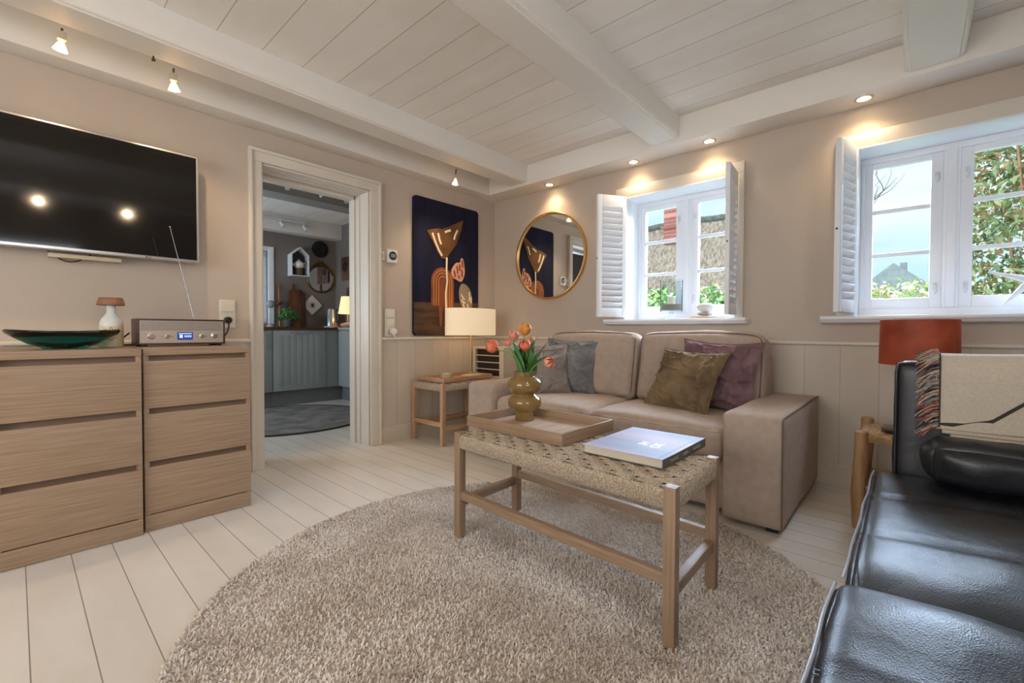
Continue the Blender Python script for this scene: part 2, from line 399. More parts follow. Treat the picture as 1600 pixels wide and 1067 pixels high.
# ------------------------------------------------------------------ windows
PANE = glass_mat('window_glass', (250, 252, 255), refl=.06)
def espagnolette(parent, x, y, z):
    mb = MB(); mb.box(x-.010, x+.010, y-.006, y, z-.022, z+.022)
    mb.tube([(x, y-.004, z), (x, y-.024, z+.004), (x+.006, y-.026, z-.02), (x-.002, y-.024, z-.045)], .0045, 8); mb.sphere((x, y-.022, z+.004), .008, 10)
    mb.build('window_latch', mat('latch_paint', (214, 216, 222), rough=.3), parent, bevel=.001)
def window(n, X):
    c = (X[0]+X[1])/2; w = thing('window_%d' % n, None, None, (c, 0, WZ[0])); w['kind'] = 'structure'
    z0, z1 = WZ
    mb = MB(); cw = .082                                   # flat casing on the wall
    mb.box(X[0]-cw, X[0], -.026, 0, z0, z1); mb.box(X[1], X[1]+.05, -.026, 0, z0, z1); mb.box(X[0]-cw, X[1]+.05, -.026, 0, z1, z1+.082)
    mb.build('window_casing', TRIM(), w, bevel=.003)
    mb = MB()                                              # deep white reveal
    mb.box(X[0], X[0]+.012, -.028, .30, z0, z1); mb.box(X[1]-.012, X[1], -.028, .30, z0, z1); mb.box(X[0], X[1], -.028, .30, z1-.012, z1)
    mb.build('reveal_lining', WHITE(), w, bevel=.003)
    mb = MB()
    for a, b in ((X[0]+.012, X[0]+.035), (X[1]-.035, X[1]-.012), (c-.036, c+.036)): mb.box(a, b, .195, .275, z0+.052, z1-.050)
    mb.box(X[0]+.012, X[1]-.012, .195, .275, z1-.050, z1-.012); mb.box(X[0]+.012, X[1]-.012, .195, .275, z0, z0+.052)
    mb.box(c-.020, c+.020, .182, .1945, z0+.054, z1-.052)
    mb.build('window_frame', WHITE(), w, bevel=.004)
    for s in (-1, 1):
        xa, xb = sorted((c+s*.036, c+s*.392)); g0, g1 = sorted((c+s*.088, c+s*.352)); za, zb = z0+.052, z1-.050; ga, gb = 1.155, 1.962
        sash = MB(); sash.box(xa, g0, .205, .25, za, zb); sash.box(g1, xb, .205, .25, za, zb)
        sash.box(g0, g1, .205, .25, za, ga); sash.box(g0, g1, .205, .25, gb, zb)
        for zm in (1.424, 1.694): sash.box(g0, g1, .212, .243, zm-.012, zm+.012)
        so = sash.build('sash', WHITE(), w, bevel=.003)
        MB().box(g0, g1, .226, .230, ga, gb).build('pane', PANE, so)
        for zm in (1.215, 1.86): espagnolette(so, c+s*.062, .204, zm)
    mb = MB(); mb.box(X[0]-.02, X[1]+.02, -.02, .20, z0-.006, z0+.004)
    pr = [(-.095, .004), (-.100, -.002), (-.100, -.014), (-.088, -.022), (-.080, -.034), (-.05, -.042), (0, -.042), (0, .004)]
    mb.prism([(y, z0+z) for y, z in pr], X[0]-.155, X[1]+.085, 'X')
    mb.build('window_sill', WHITE(), w, bevel=.002)
    return w
window(1, W1); window(2, W2)

def shutter(p, q, label):
    """white louvred shutter from hinge p to free edge q (plan points)"""
    z0, z1 = 1.062, 2.045
    L = math.hypot(q[0]-p[0], q[1]-p[1]); ang = math.atan2(q[1]-p[1], q[0]-p[0])
    t = thing('window_shutter', label, 'shutter', (p[0], p[1], z0), (0, 0, ang), 'louvred shutters')
    H = z1-z0; mb = MB(); w = .036; T = .028
    mb.box(0, w, -T/2, T/2, 0, H); mb.box(L-w, L, -T/2, T/2, 0, H); mb.box(w, L-w, -T/2, T/2, 0, .075); mb.box(w, L-w, -T/2, T/2, H-.10, H)
    mb.build('shutter_frame', WHITE(), t, local=True, bevel=.0025)
    mb = MB(); n = 17; z = .085
    for i in range(n):
        zc = .098+(H-.10-.075-.03)*i/(n-1)+.0
        M = Matrix.Translation((0, 0, zc)) @ Matrix.Rotation(math.radians(50), 4, 'X')
        mb.box(w, L-w, -.025, .025, -.0035, .0035, M)
    mb.build('louvres', WHITE(), t, local=True, bevel=.002)
    for zz in (.16, H-.16): MB().tube([(0.002, 0, zz-.03), (.002, 0, zz+.03)], .006, 8).build('hinge', WHITE(), t, local=True)
    mb = MB(); mb.sphere((L+.003, 0, H*.48), .006, 10); mb.build('shutter_knob', mat('dark_knob', (70, 60, 56), rough=.4), t, local=True)
    return t
shutter((1.535, -.04), (1.405, -.262), 'white louvred shutter folded open between round mirror and small window')
shutter((2.372, -.04), (2.397, -.305), 'white louvred shutter standing edge-on at right side of small window')
shutter((3.035, -.04), (2.972, -.275), 'white louvred shutter at left side of the window above orange lamp')

# ================================================================== THE KITCHEN beyond the doorway
KX = -3.12; KR = -.19
KWALL = lambda: mat('taupe_kitchen_paint', (128, 119, 111), rough=.65, var=(120, 111, 103), vscale=1.5)
KCAB = lambda: mat('grey_green_cabinet_paint', (150, 155, 150), rough=.45)
m = MB(); wall_holes(m, 'Y', KX-.15, KX, -3.4, KR, 0, ZC, [(-1.95, -1.13, 1.04, 2.0)]); struct('wall_kitchen_back', m, KWALL())
struct('wall_kitchen_right', MB().box(KX-.15, -.28, KR, KR+.15, 0, ZC), KWALL())
m = MB(); wall_holes(m, 'X', -3.55, -3.4, KX-.15, -.28, 0, ZC, [(-2.75, -1.05, .9, 1.75)]); struct('wall_kitchen_side', m, KWALL())  # unseen opening, added for the kitchen fill lamp
struct('ceiling_kitchen', MB().box(KX-.15, -.14, -3.55, KR+.15, ZC, ZC+.1), PLANK)
struct('trim_10', MB().box(-1.62, -1.37, -3.4, KR, 2.30, ZC), mat('shaded_kitchen_beam', (150, 146, 140), rough=.5), bevel=.006)  # shade on the face turned from the window is put into this grey
struct('trim_11', MB().box(KX, -2.92, -3.4, KR, 2.262, ZC), BEAM(), bevel=.006)
w = thing('window_5', None, None, (KX, -1.5, 1.03)); w['kind'] = 'structure'
mb = MB(); mb.box(KX, KX+.02, -1.13, -1.06, 1.0, 2.06); mb.box(KX, KX+.02, -2.02, -1.95, 1.0, 2.06); mb.box(KX, KX+.02, -1.95, -1.13, 2.0, 2.06)
mb.box(KX-.10, KX-.05, -1.95, -1.13, 1.04, 1.10); mb.box(KX-.10, KX-.05, -1.95, -1.13, 1.94, 2.0); mb.box(KX-.10, KX-.05, -1.19, -1.13, 1.1, 1.94); mb.box(KX-.10, KX-.05, -1.95, -1.89, 1.1, 1.94); mb.box(KX-.10, KX-.05, -1.56, -1.52, 1.1, 1.94)
mb.build('window_frame', WHITE(), w, bevel=.002)
MB().box(KX-.08, KX-.076, -1.89, -1.19, 1.1, 1.94).build('pane', PANE, w)
mb = MB()
for i in range(26): mb.box(KX-.045, KX-.020, -1.94, -1.14, 1.06+i*.036, 1.0615+i*.036)
mb.build('blind_slats', mat('white_blind', (236, 240, 244), rough=.5), w)

# base cabinets: a run under the far wall, a short run to the right
CF = -2.50; TZ = .985
def cabinet(x0, x1, y0, y1, label, door, toe, handle=None, grp='grey green base cabinets'):
    t = thing('base_cabinet', label, 'cabinet', ((x0+x1)/2, (y0+y1)/2, 0), group=grp)
    MB().box(x0, x1, y0, y1, .19, TZ-.035).build('body', KCAB(), t, bevel=.002)
    MB().box(*toe).build('plinth', mat('kitchen_plinth', (112, 112, 112), rough=.5), t)
    mb = MB(); a = door
    if a[0] == 'x':
        _, ya, yb = a; mb.box(CF, CF+.020, ya, yb, .195, TZ-.045)
        n = max(1, int((yb-ya-.1)/.075)); s = (yb-ya-.10)/n
        for i in range(n): mb.box(CF+.020, CF+.0215, ya+.05+i*s+.001, ya+.05+(i+1)*s-.001, .25, TZ-.10)
        dd = mb.build('door', KCAB(), t, bevel=.0015)
        hb = MB(); hy = handle
        if hy and hy[0] == 'h':
            hb.box(CF+.020, CF+.045, hy[1], hy[1]+.008, hy[3]-.006, hy[3]+.006); hb.box(CF+.020, CF+.045, hy[2]-.008, hy[2], hy[3]-.006, hy[3]+.006); hb.box(CF+.038, CF+.048, hy[1], hy[2], hy[3]-.007, hy[3]+.007)
        elif hy:
            hb.box(CF+.020, CF+.045, hy[1]-.006, hy[1]+.006, hy[2], hy[2]+.008); hb.box(CF+.020, CF+.045, hy[1]-.006, hy[1]+.006, hy[3]-.008, hy[3]); hb.box(CF+.038, CF+.048, hy[1]-.007, hy[1]+.007, hy[2], hy[3])
        if hy: hb.build('handle', CHROME(), dd, bevel=.001)
    else:
        _, xa, xb = a; yf = -.45; mb.box(xa, xb, yf-.02, yf, .195, TZ-.045)
        mb.build('door', KCAB(), t, bevel=.0015)
cabinet(KX+.004, CF, -1.31, -.452, 'wide grey green cabinet front with a horizontal bar handle at its top', ('x', -1.30, -.66), (KX+.004, CF-.05, -1.31, -.402, 0, .19), ('h', -1.10, -.94, .915))
cabinet(KX+.004, CF, -1.92, -1.312, 'narrow strip of grey green cabinet with upright handle beside the doorway edge', ('x', -1.915, -1.316), (KX+.004, CF-.05, -1.92, -1.312, 0, .19), ('v', -1.38, .72, .90))
cabinet(KX+.004, CF, -2.60, -1.922, 'grey green kitchen cabinet below the kitchen window', ('x', -2.59, -1.926), (KX+.004, CF-.05, -2.60, -1.922, 0, .19), ('v', -2.0, .72, .90))
cabinet(CF+.002, -1.2, -.45, KR-.002, 'grey green cabinet of the short run below the table lamp', ('y', CF+.02, -1.9), (CF-.045, -1.2, -.40, KR-.002, 0, .19))
DW = mat('dark_oak_worktop', (96, 66, 44), rough=.35, var=(70, 46, 30), vscale=5, vstretch=(8, .8, 8))
tag(MB().box(KX, CF+.03, -2.62, -.485, TZ-.034, TZ).build('worktop', DW, bevel=.003), 'dark brown wooden worktop on the kitchen cabinets', 'worktop')
mb = MB(); mb.box(CF+.032, -1.18, -.485, KR, TZ-.034, TZ); mb.box(KX, CF+.030, -.483, KR, TZ-.034, TZ)
tag(mb.build('worktop', mat('grey_stone_worktop', (176, 168, 158), rough=.3), bevel=.003), 'pale stone worktop in the corner under the kitchen table lamp', 'worktop')
# round kitchen rug
mb = MB(); cx, cy, R = -1.65, -1.47, .84
mb.lathe([(0, .012), (R-.03, .013), (R-.012, .010), (R, .003), (R, 0), (0, 0)], (cx, cy, 0), 96)
kr = tag(mb.build('round_rug', mat('grey_worn_rug', (136, 132, 126), rough=.9, var=(98, 94, 90), vscale=5, vdetail=6), None), 'round worn grey rug with dark rim on the kitchen floor', 'rug')
mb = MB(); mb.tube([(cx+(R-.002)*math.cos(a), cy+(R-.002)*math.sin(a), .008) for a in np.linspace(0, 2*PI, 96, endpoint=False)], .009, 8, closed=True)
mb.build('rug_binding', mat('dark_binding', (60, 52, 48), rough=.8), kr)

# things on the far kitchen wall
def on_far(name, label, cat, y, z): return thing(name, label, cat, (KX+.001, y, z))
# house-shaped shelf box
t = on_far('house_shelf', 'white house-shaped wall box with dark inside holding a teapot', 'shelf', -.755, 1.69)
o = [(-.875, 1.69), (-.635, 1.69), (-.635, 1.985), (-.755, 2.09), (-.875, 1.985)]; i_ = [(-.863, 1.702), (-.647, 1.702), (-.647, 1.979), (-.755, 2.073), (-.863, 1.979)]
mb = MB()
for k in range(5):
    a, b, c, d2 = o[k], o[(k+1) % 5], i_[(k+1) % 5], i_[k]
    mb.prism([a, b, c, d2], KX+.002, KX+.135, 'X')
mb.build('shelf_case', mat('white_shelf', (222, 222, 224), rough=.4), t)
MB().prism(i_, KX+.002, KX+.008, 'X').build('back_panel', mat('dark_pattern_paper', (44, 42, 46), rough=.7, var=(66, 62, 66), vscale=60), t)
t = thing('teapot', 'white china teapot standing in the house-shaped box', 'teapot', (KX+.07, -.755, 1.80))
CH = mat('white_china', (232, 228, 220), rough=.2)
c = (KX+.07, -.755, 1.803)
MB().lathe([(0, 0), (.035, 0), (.058, .02), (.066, .048), (.056, .078), (.032, .094), (.03, .096)], c, 28).build('teapot_body', CH, t)
MB().lathe([(.031, .095), (.026, .105), (.010, .111), (.007, .115), (.010, .122), (0, .128)], c, 20).build('teapot_lid', CH, t)
MB().tube([(c[0], c[1]-.055, c[2]+.035), (c[0], c[1]-.085, c[2]+.055), (c[0], c[1]-.095, c[2]+.09)], [.014, .010, .007], 10).build('spout', CH, t)
MB().tube([(c[0], c[1]+.05+.045*math.sin(a), c[2]+.052+.032*math.cos(a)) for a in np.linspace(0, PI, 10)], .005, 8).build('teapot_handle', CH, t)
mb = MB(); mb.lathe([(0, 0), (.042, 0), (.046, .012), (.043, .018), (.045, .05), (.047, .086), (.050, .10), (.046, .10), (0, .094)], (KX+.07, -.755, 1.7025), 28)
tag(mb.build('tea_warmer', mat('woven_brass', (120, 96, 66), rough=.5, var=(70, 56, 40), vscale=70)), 'brown woven stand under the white teapot', 'tea warmer')
# black straw plate
mb = MB(); M = Matrix.Translation((KX+.006, -.427, 2.117)) @ Matrix.Rotation(PI/2, 4, 'Y')
mb.lathe([(0, 0), (.115, 0), (.119, .012), (.08, .030), (.05, .024), (0, .020)], n=48, M=M)
tag(mb.build('wall_plate', mat('black_straw', (24, 23, 24), rough=.8, bump=.5, bscale=120)), 'round black woven plate hung high on kitchen wall', 'wall plate')
# ornate round mirror
t = on_far('ornate_mirror', 'small round mirror in ornate antique gold frame on kitchen wall', 'mirror', -.42, 1.48)
M = Matrix.Translation((KX+.004, -.42, 1.685)) @ Matrix.Rotation(PI/2, 4, 'Y')
MB().lathe([(0, .010), (.178, .010), (.178, 0), (0, 0)], n=56, M=M).build('mirror_glass', mat('mirror_silver', (235, 238, 240), rough=.02, metal=1), t)
AG = mat('antique_gold', (112, 84, 44), rough=.35, metal=.8, bump=.4, bscale=50)
mb = MB(); mb.tube([(KX+.016, -.42+.188*math.cos(a), 1.685+.188*math.sin(a)) for a in np.linspace(0, 2*PI, 60, endpoint=False)], .013, 10, closed=True)
mb.build('mirror_frame', AG, t)
mb = MB()
for a in np.linspace(-.5, .5, 9): mb.sphere((KX+.018, -.42+.205*math.sin(a), 1.685+.205*math.cos(a)+.012*math.cos(a*3)), .017-.008*abs(a), 10)
for s in (-1, 1): mb.tube([(KX+.018, -.42+s*.01, 1.93), (KX+.018, -.42+s*.035, 1.935), (KX+.018, -.42+s*.045, 1.912), (KX+.018, -.42+s*.085, 1.888)], .007, 8)
mb.build('mirror_crest', AG, t)
# boards leaning on the wall
def board(label, yc, w, z1, z2, hz, col, x, rot=0):
    mb = MB(); hw = w/2; pts = [(-hw, 0), (hw, 0), (hw, z1-z2-.02), (hw-.02, z1-z2), (.018, z1-z2+.015), (.016, hz-z2-.02), (.0, hz-z2), (-.016, hz-z2-.02), (-.018, z1-z2+.015), (-hw+.02, z1-z2), (-hw, z1-z2-.02)]
    M = Matrix.Translation((x, yc, z2)) @ Matrix.Rotation(-rot, 4, 'Y')
    mb.prism(pts, 0, .018, 'X', M); return tag(mb.build('chopping_board', mat('board_'+label[:9].replace(' ', '_'), col, rough=.5, var=tuple(int(v*.7) for v in col), vscale=6, vstretch=(6, 6, .7)), bevel=.002), label, 'chopping board', 'chopping boards in the kitchen')
board('reddish wooden chopping board with rounded handle leaning behind the kitchen plant', -.81, .16, 1.50, .987, 1.60, (116, 72, 46), KX+.07, .09)
board('dark walnut chopping board leaning beside the plant, nearer the ornate mirror', -.715, .13, 1.48, .987, 1.52, (86, 58, 42), KX+.05, .07)
mb = MB(); mb.tube([(KX+.05, -1.0, .99), (KX+.035, -1.0, 1.30), (KX+.02, -1.0, 1.58)], [.012, .008, .010], 10); mb.sphere((KX+.05, -.995, 1.32), .035, 14, (1, 1, .8)); mb.sphere((KX+.06, -1.03, 1.30), .024, 12)
tag(mb.build('copper_ladle', mat('copper', (150, 98, 66), rough=.35, metal=.8)), 'slim copper ladle standing upright behind the kitchen plant', 'ladle')
# diamond tile
M = Matrix.Translation((KX+.03, -.545, 1.303)) @ Matrix.Rotation(PI/4, 4, 'X')
t = on_far('diamond_trivet', 'white square tile turned on its corner, dark starburst in the middle', 'trivet', -.545, 1.16)
MB().box(-.028, -.010, -.105, .105, -.105, .105, M).build('tile', mat('bone_tile', (206, 200, 190), rough=.35), t, bevel=.008, seg=3)
mb = MB()
for k in range(20):
    a = 2*PI*k/20; l = .055 if k % 2 else .040; M2 = Matrix.Translation((KX+.0215, -.545, 1.303)) @ Matrix.Rotation(a, 4, 'X')
    mb.prism([(-.003, 0), (.003, 0), (.0005, l), (-.0005, l)], 0, .0015, 'X', M2)
mb.build('starburst', mat('dark_ink', (66, 64, 66), rough=.6), t)
# sockets
t = on_far('double_socket', 'white double power socket above the dark worktop', 'socket', -.745, 1.09)
mb = MB(); mb.box(KX+.001, KX+.012, -.855, -.695, 1.085, 1.165); mb.build('socket_plate', mat('socket_white', (226, 220, 206), rough=.35), t, bevel=.003)
for yy in (-.815, -.735):
    M = Matrix.Translation((KX+.012, yy, 1.125)) @ Matrix.Rotation(PI/2, 4, 'Y')
    MB().lathe([(.026, 0), (.026, .003), (.021, .003), (.019, -.004), (0, -.004)], n=24, M=M).build('socket_well', mat('socket_grey', (140, 132, 120), rough=.4), t)
# plant in pot
t = thing('potted_herb', 'small bushy green herb in dark grey pot on the kitchen worktop', 'plant', (KX+.25, -.97, TZ))
MB().lathe([(0, 0), (.055, 0), (.062, .01), (.070, .13), (.064, .13), (.060, .115), (0, .112)], (KX+.25, -.97, TZ+.001), 28).build('pot', mat('grey_pot', (74, 72, 72), rough=.5), t)
rnd = random.Random(3)
pts = []
for k in range(420):
    a = rnd.uniform(0, 2*PI); r = .14*math.sqrt(rnd.random()); pts.append((KX+.25+r*math.cos(a), -.97+r*math.sin(a), TZ+.14+rnd.uniform(0, .13)*(1-(r/.16)**2)-r*.25))
mb = MB(); leaf_cloud(mb, pts, .036, 1.5, 5)
for k in range(16):
    a = rnd.uniform(0, 2*PI); mb.tube([(KX+.25, -.97, TZ+.11), (KX+.25+.08*math.cos(a), -.97+.08*math.sin(a), TZ+.2)], .002, 5)
mb.build('foliage', mat('herb_green', (84, 138, 70), rough=.5, var=(52, 104, 46), vscale=25), t)
# two decorative discs on stands beside the window
for yy, zz, r, lb in ((-1.14, 1.29, .052, 'pale grey disc on a thin rod beside the kitchen window'),):
    t = thing('disc_ornament', lb, 'ornament', (KX+.12, yy, TZ))
    G = mat('ornament_grey', (150, 148, 146), rough=.6)
    mb = MB(); mb.sphere((KX+.12, yy, zz), r, 20); mb.build('disc', G, t)
    mb = MB(); mb.tube([(KX+.12, yy, TZ+.02), (KX+.12, yy, zz-.04)], .004, 8); mb.build('rod', G, t)
    mb = MB(); mb.lathe([(0, 0), (.05, 0), (.048, .02), (.03, .04), (0, .052)], (KX+.12, yy, TZ+.001), 24); mb.build('foot', G, t)
# kettle
t = thing('electric_kettle', 'tall brushed steel kettle on round base by the kitchen corner', 'kettle', (KX+.28, -.345, TZ))
c = (KX+.28, -.395, TZ)
ST = mat('brushed_steel', (200, 202, 206), rough=.22, metal=1)
MB().lathe([(0, .001), (.10, .001), (.10, .014), (.085, .018), (0, .018)], c, 36).build('kettle_base', mat('pale_base', (196, 188, 176), rough=.4), t)
MB().lathe([(0, .02), (.080, .02), (.078, .03), (.064, .255), (.060, .262), (0, .262)], c, 36).build('kettle_body', ST, t)
mb = MB(); mb.tube([(c[0]+.02, c[1]+.060, TZ+.25), (c[0]+.03, c[1]+.10, TZ+.24), (c[0]+.035, c[1]+.105, TZ+.12), (c[0]+.03, c[1]+.078, TZ+.07)], .010, 10); mb.build('kettle_handle', BLACKP(), t)
# table lamp in kitchen
t = thing('table_lamp', 'small lit table lamp with cream tapered shade in kitchen corner', 'lamp', (-2.53, -.33, TZ))
c = (-2.52, -.315, TZ)
MB().lathe([(0, .001), (.07, .001), (.095, .02), (.10, .035), (.085, .055), (.03, .065), (.008, .07), (.008, .20)], c, 32, squash=(1, 1)).build('lamp_base', mat('stone_lamp', (170, 156, 138), rough=.5), t)
SH = mat('kitchen_shade', (236, 212, 172), rough=.8, emit=(255, 214, 150), estr=.9)
mb = MB()
mb.lathe([(.125, .19), (.085, .425)], c, 40); mb.lathe([(.122, .19), (.082, .425)], c, 40); mb.build('lamp_shade', SH, t)
light('kitchen_lamp_bulb', 'POINT', (c[0], c[1], TZ+.30), (0, 0, -1), 2.2, WARM, shadow_soft_size=.04)
mb = MB(); mb.lathe([(0, 0), (.018, 0), (.02, .004), (.018, .05), (.010, .06), (0, .062)], (-2.62, -.44, TZ+.001), 20)
tag(mb.build('small_jar', mat('terracotta_jar', (170, 120, 80), rough=.4)), 'tiny reddish jar between the kettle and kitchen lamp', 'jar')
# pictures on the right hand kitchen wall
t = thing('carved_board', 'square dark wooden panel with round dark rosette on kitchen side wall', 'wall panel', (-2.72, KR, 1.67))
RW = mat('red_board_wood', (104, 66, 42), rough=.5, var=(60, 38, 26), vscale=8, vstretch=(5, 5, .7))
MB().box(-2.90, -2.54, KR-.022, KR-.001, 1.67, 2.0).build('panel', RW, t, bevel=.003)
M = Matrix.Translation((-2.78, KR-.022, 1.86)) @ Matrix.Rotation(PI/2, 4, 'X')
MB().lathe([(.07, 0), (.06, .012), (.04, .006), (.02, .014), (0, .01)], n=28, M=M).build('rosette', mat('rosette', (34, 28, 26), rough=.6), t)
mb = MB(); mb.prism([(-2.76, 1.40), (-2.52, 1.40), (-2.52, 1.55), (-2.60, 1.57), (-2.612, 1.66), (-2.64, 1.66), (-2.65, 1.57), (-2.76, 1.55)], KR-.018, KR-.001, 'Y')
tag(mb.build('chopping_board', RW, bevel=.003), 'small brown chopping board with handle hanging above the kitchen lamp', 'chopping board', 'chopping boards in the kitchen')
# kitchen spotlights
KS = mat('spot_white', (214, 216, 218), rough=.35)
for k, (y, lb) in enumerate(((-1.045, 'white track with two small spotlights under the kitchen ceiling'),)):
    t = thing('track_light', lb, 'spotlight', (-2.90, -1.1, 2.39))
    MB().box(-2.918, -2.890, -2.2, -.65, 2.385, 2.412).build('track', KS, t, bevel=.002)
    for yy in (-1.045, -.748):
        mb = MB(); mb.tube([(-2.895, yy, 2.385), (-2.885, yy, 2.355)], .008, 8)
        mb.tube([(-2.895, yy-.006, 2.36), (-2.85, yy+.02, 2.30)], [.016, .021], 12); mb.build('spot_head', KS, t)
for y, lb in ((-1.573, 'left'), (-1.252, 'middle'), (-.954, 'right')):
    t = thing('ceiling_spotlight', {'left': 'pale spotlight nearest the left jamb on the dark kitchen beam', 'middle': 'pale tilted spotlight in the middle of the dark kitchen beam', 'right': 'pale spotlight nearest the right jamb on the dark kitchen beam'}[lb], 'spotlight', (-1.36, y, 2.39), group='spotlights on the kitchen beam')
    MB().box(-1.369, -1.352, y-.022, y+.022, 2.385, 2.425).build('spot_mount', KS, t, bevel=.003)
    MB().tube([(-1.35, y, 2.40), (-1.335, y+(.0 if lb != 'middle' else .03), 2.345)], [.014, .024], 14).build('spot_head', KS, t)

# ================================================================== OUTSIDE
struct('ground_outside', MB().box(-9, 12, .5, 34, -.12, -.02), mat('lawn', (120, 138, 92), rough=.9, var=(96, 116, 72), vscale=3))
# thatched neighbour seen through the small window
t = thing('thatched_house', 'thatched house with brick chimney outside the small window', 'house', (-.5, 7.5, 0))
THM = mat('thatch', (192, 176, 160), rough=.95, var=(136, 121, 108), vscale=9, vstretch=(3, 1, 1.2), vdetail=8, bump=1, bscale=22, bdist=.06)
mb = MB(); mb.grid(90, 40, lambda a, b: Vector((-5.6+7.0*a, 5.2+1.0*b+.02*noise.noise(Vector((a*60, b*22, 0))), 1.25+2.0*b+.04*noise.noise(Vector((a*90, b*40, 3))))))
mb.prism([(5.24, 1.22), (6.2, 3.20), (7.45, 1.22)], -5.6, 1.4, 'X')
mb.build('thatched_roof', THM, t)
mb = MB(); mb.tube([(-5.6+7.0*i/30, 6.2, 3.26+.01*math.sin(i*1.9)) for i in range(31)], .075, 10); mb.build('ridge', mat('heather_ridge', (120, 124, 122), rough=.9, var=(90, 92, 88), vscale=14), t)
MB().box(-5.4, 1.2, 5.45, 7.0, -.05, 1.5).build('house_wall', mat('render_wall', (196, 180, 160), rough=.8), t)
BR = groove_mat('chimney_brick', (168, 112, 104), (150, 96, 90), 'Z', 0, .075, .014, rough=.8, gap=1.7, joints=.22)
mb = MB(); mb.box(-.72, -.30, 5.95, 6.35, 2.8, 3.95); mb.box(-.76, -.26, 5.91, 6.39, 3.70, 3.80); mb.box(-.78, -.24, 5.9, 6.4, 3.15, 3.20); mb.build('chimney', BR, t, bevel=.01)
# shrubs
def shrub(name, label, cat, box, n, size, cols, seed, stems=14, asp=2.0, group=None, blossoms=0, lobes=6):
    x0, x1, y0, y1, z0, z1 = box; rnd = random.Random(seed)
    t = thing(name, label, cat, ((x0+x1)/2, (y0+y1)/2, -.02), group=group)
    L = [(rnd.uniform(x0, x1), rnd.uniform(y0, y1), rnd.uniform(z0+(z1-z0)*.3, z1-(z1-z0)*.2)) for _ in range(lobes)]
    def pt():
        while True:
            p = (rnd.uniform(x0, x1), rnd.uniform(y0, y1), rnd.uniform(z0, z1))
            q = [2*(p[i]-(box[2*i]+box[2*i+1])/2)/(box[2*i+1]-box[2*i]) for i in range(3)]
            if q[0]**4+q[1]**4+q[2]**6 < 1 and noise.noise(Vector(p)*2.3) > -.28: return p
    mb = MB(); leaf_cloud(mb, [pt() for _ in range(n)], size, asp, seed, nm=len(cols)); mb.build('foliage', cols, t)
    mb = MB(); cx, cy = (x0+x1)/2, (y0+y1)/2
    for k in range(stems):
        e = pt(); b = (cx+rnd.uniform(-.3, .3)*(x1-x0), cy+rnd.uniform(-.2, .2)*(y1-y0), -.05); mid = tuple((b[i]+e[i])/2+rnd.uniform(-.08, .08) for i in range(3))
        mb.tube([b, mid, e], [.022, .014, .004], 6)
    mb.build('stems', mat('shrub_bark', (150, 112, 78), rough=.8), t)
    if blossoms:
        mb = MB()
        for k in range(blossoms):
            p = pt(); mb.sphere((p[0], p[1], z1-.05-rnd.random()*.25*(z1-z0)), size*.45, 8, (1, 1, .7))
        mb.build('blossoms', mat('pink_blossom', (236, 206, 196), rough=.7), t)
    return t
G1 = [mat('leaf_mid', (112, 146, 78), rough=.45), mat('leaf_light', (156, 178, 112), rough=.45), mat('leaf_deep', (70, 106, 54), rough=.5)]
G2 = [mat('laurel_mid', (100, 122, 74), rough=.3), mat('laurel_pale', (150, 164, 122), rough=.3), mat('laurel_deep', (78, 98, 58), rough=.35), mat('laurel_olive', (128, 132, 86), rough=.4), mat('laurel_rust', (146, 112, 74), rough=.5)]
shrub('garden_hedge', 'low bright green hedge outside left pane of small window', 'hedge', (.35, 1.28, 1.5, 2.1, .0, 1.46), 3800, .085, G1, 11, group='hedges outside the small window')
shrub('garden_hedge', 'low bright green hedge outside right pane of small window', 'hedge', (1.45, 2.45, 1.5, 2.1, .0, 1.46), 3800, .085, G1, 12, group='hedges outside the small window')
shrub('laurel_tree', 'big laurel with broad green and rusty leaves outside large window', 'tree', (3.50, 5.3, .95, 2.3, .7, 3.2), 19000, .078, G2, 21, 34, 2.5)
shrub('flowering_hedge', 'hedge with pink blossoms below the far grey roof', 'hedge', (1.75, 4.8, 4.6, 5.6, .0, 1.66), 8000, .09, G1[:2]+[mat('leaf_buff', (196, 176, 140), rough=.6)], 31, blossoms=170)
# bare branches
t = thing('bare_tree', 'bare dark branches against the sky at left of large window', 'tree', (2.55, 2.6, 0))
mb = MB(); rnd = random.Random(5)
def twig(p, d, r, n):
    pts = [p]; rr = [r]
    for k in range(9):
        d = (d+Vector((rnd.uniform(-.34, .30), rnd.uniform(-.1, .1), rnd.uniform(-.10, .26)))).normalized(); p = p+d*.08*(1 if n else .55); pts.append(p); rr.append(r*(1-k/11))
        if n and k in (1, 3, 4, 6): twig(p, (d+Vector((rnd.choice((-1, 1))*rnd.uniform(.5, .9), rnd.uniform(-.3, .3), .15))).normalized(), r*.55, n-1)
    mb.tube(pts, rr, 6)
mb.tube([(2.50, 2.7, -.02), (2.52, 2.68, .8), (2.56, 2.6, 1.5)], [.035, .026, .018], 8)
twig(Vector((2.56, 2.6, 1.5)), Vector((.10, 0, 1)), .013, 2); twig(Vector((2.60, 2.6, 1.35)), Vector((.35, 0, .8)), .010, 1); twig(Vector((2.55, 2.6, 1.9)), Vector((.45, 0, .9)), .008, 1)
mb.build('branches', mat('dark_bark', (74, 72, 66), rough=.8), t); 
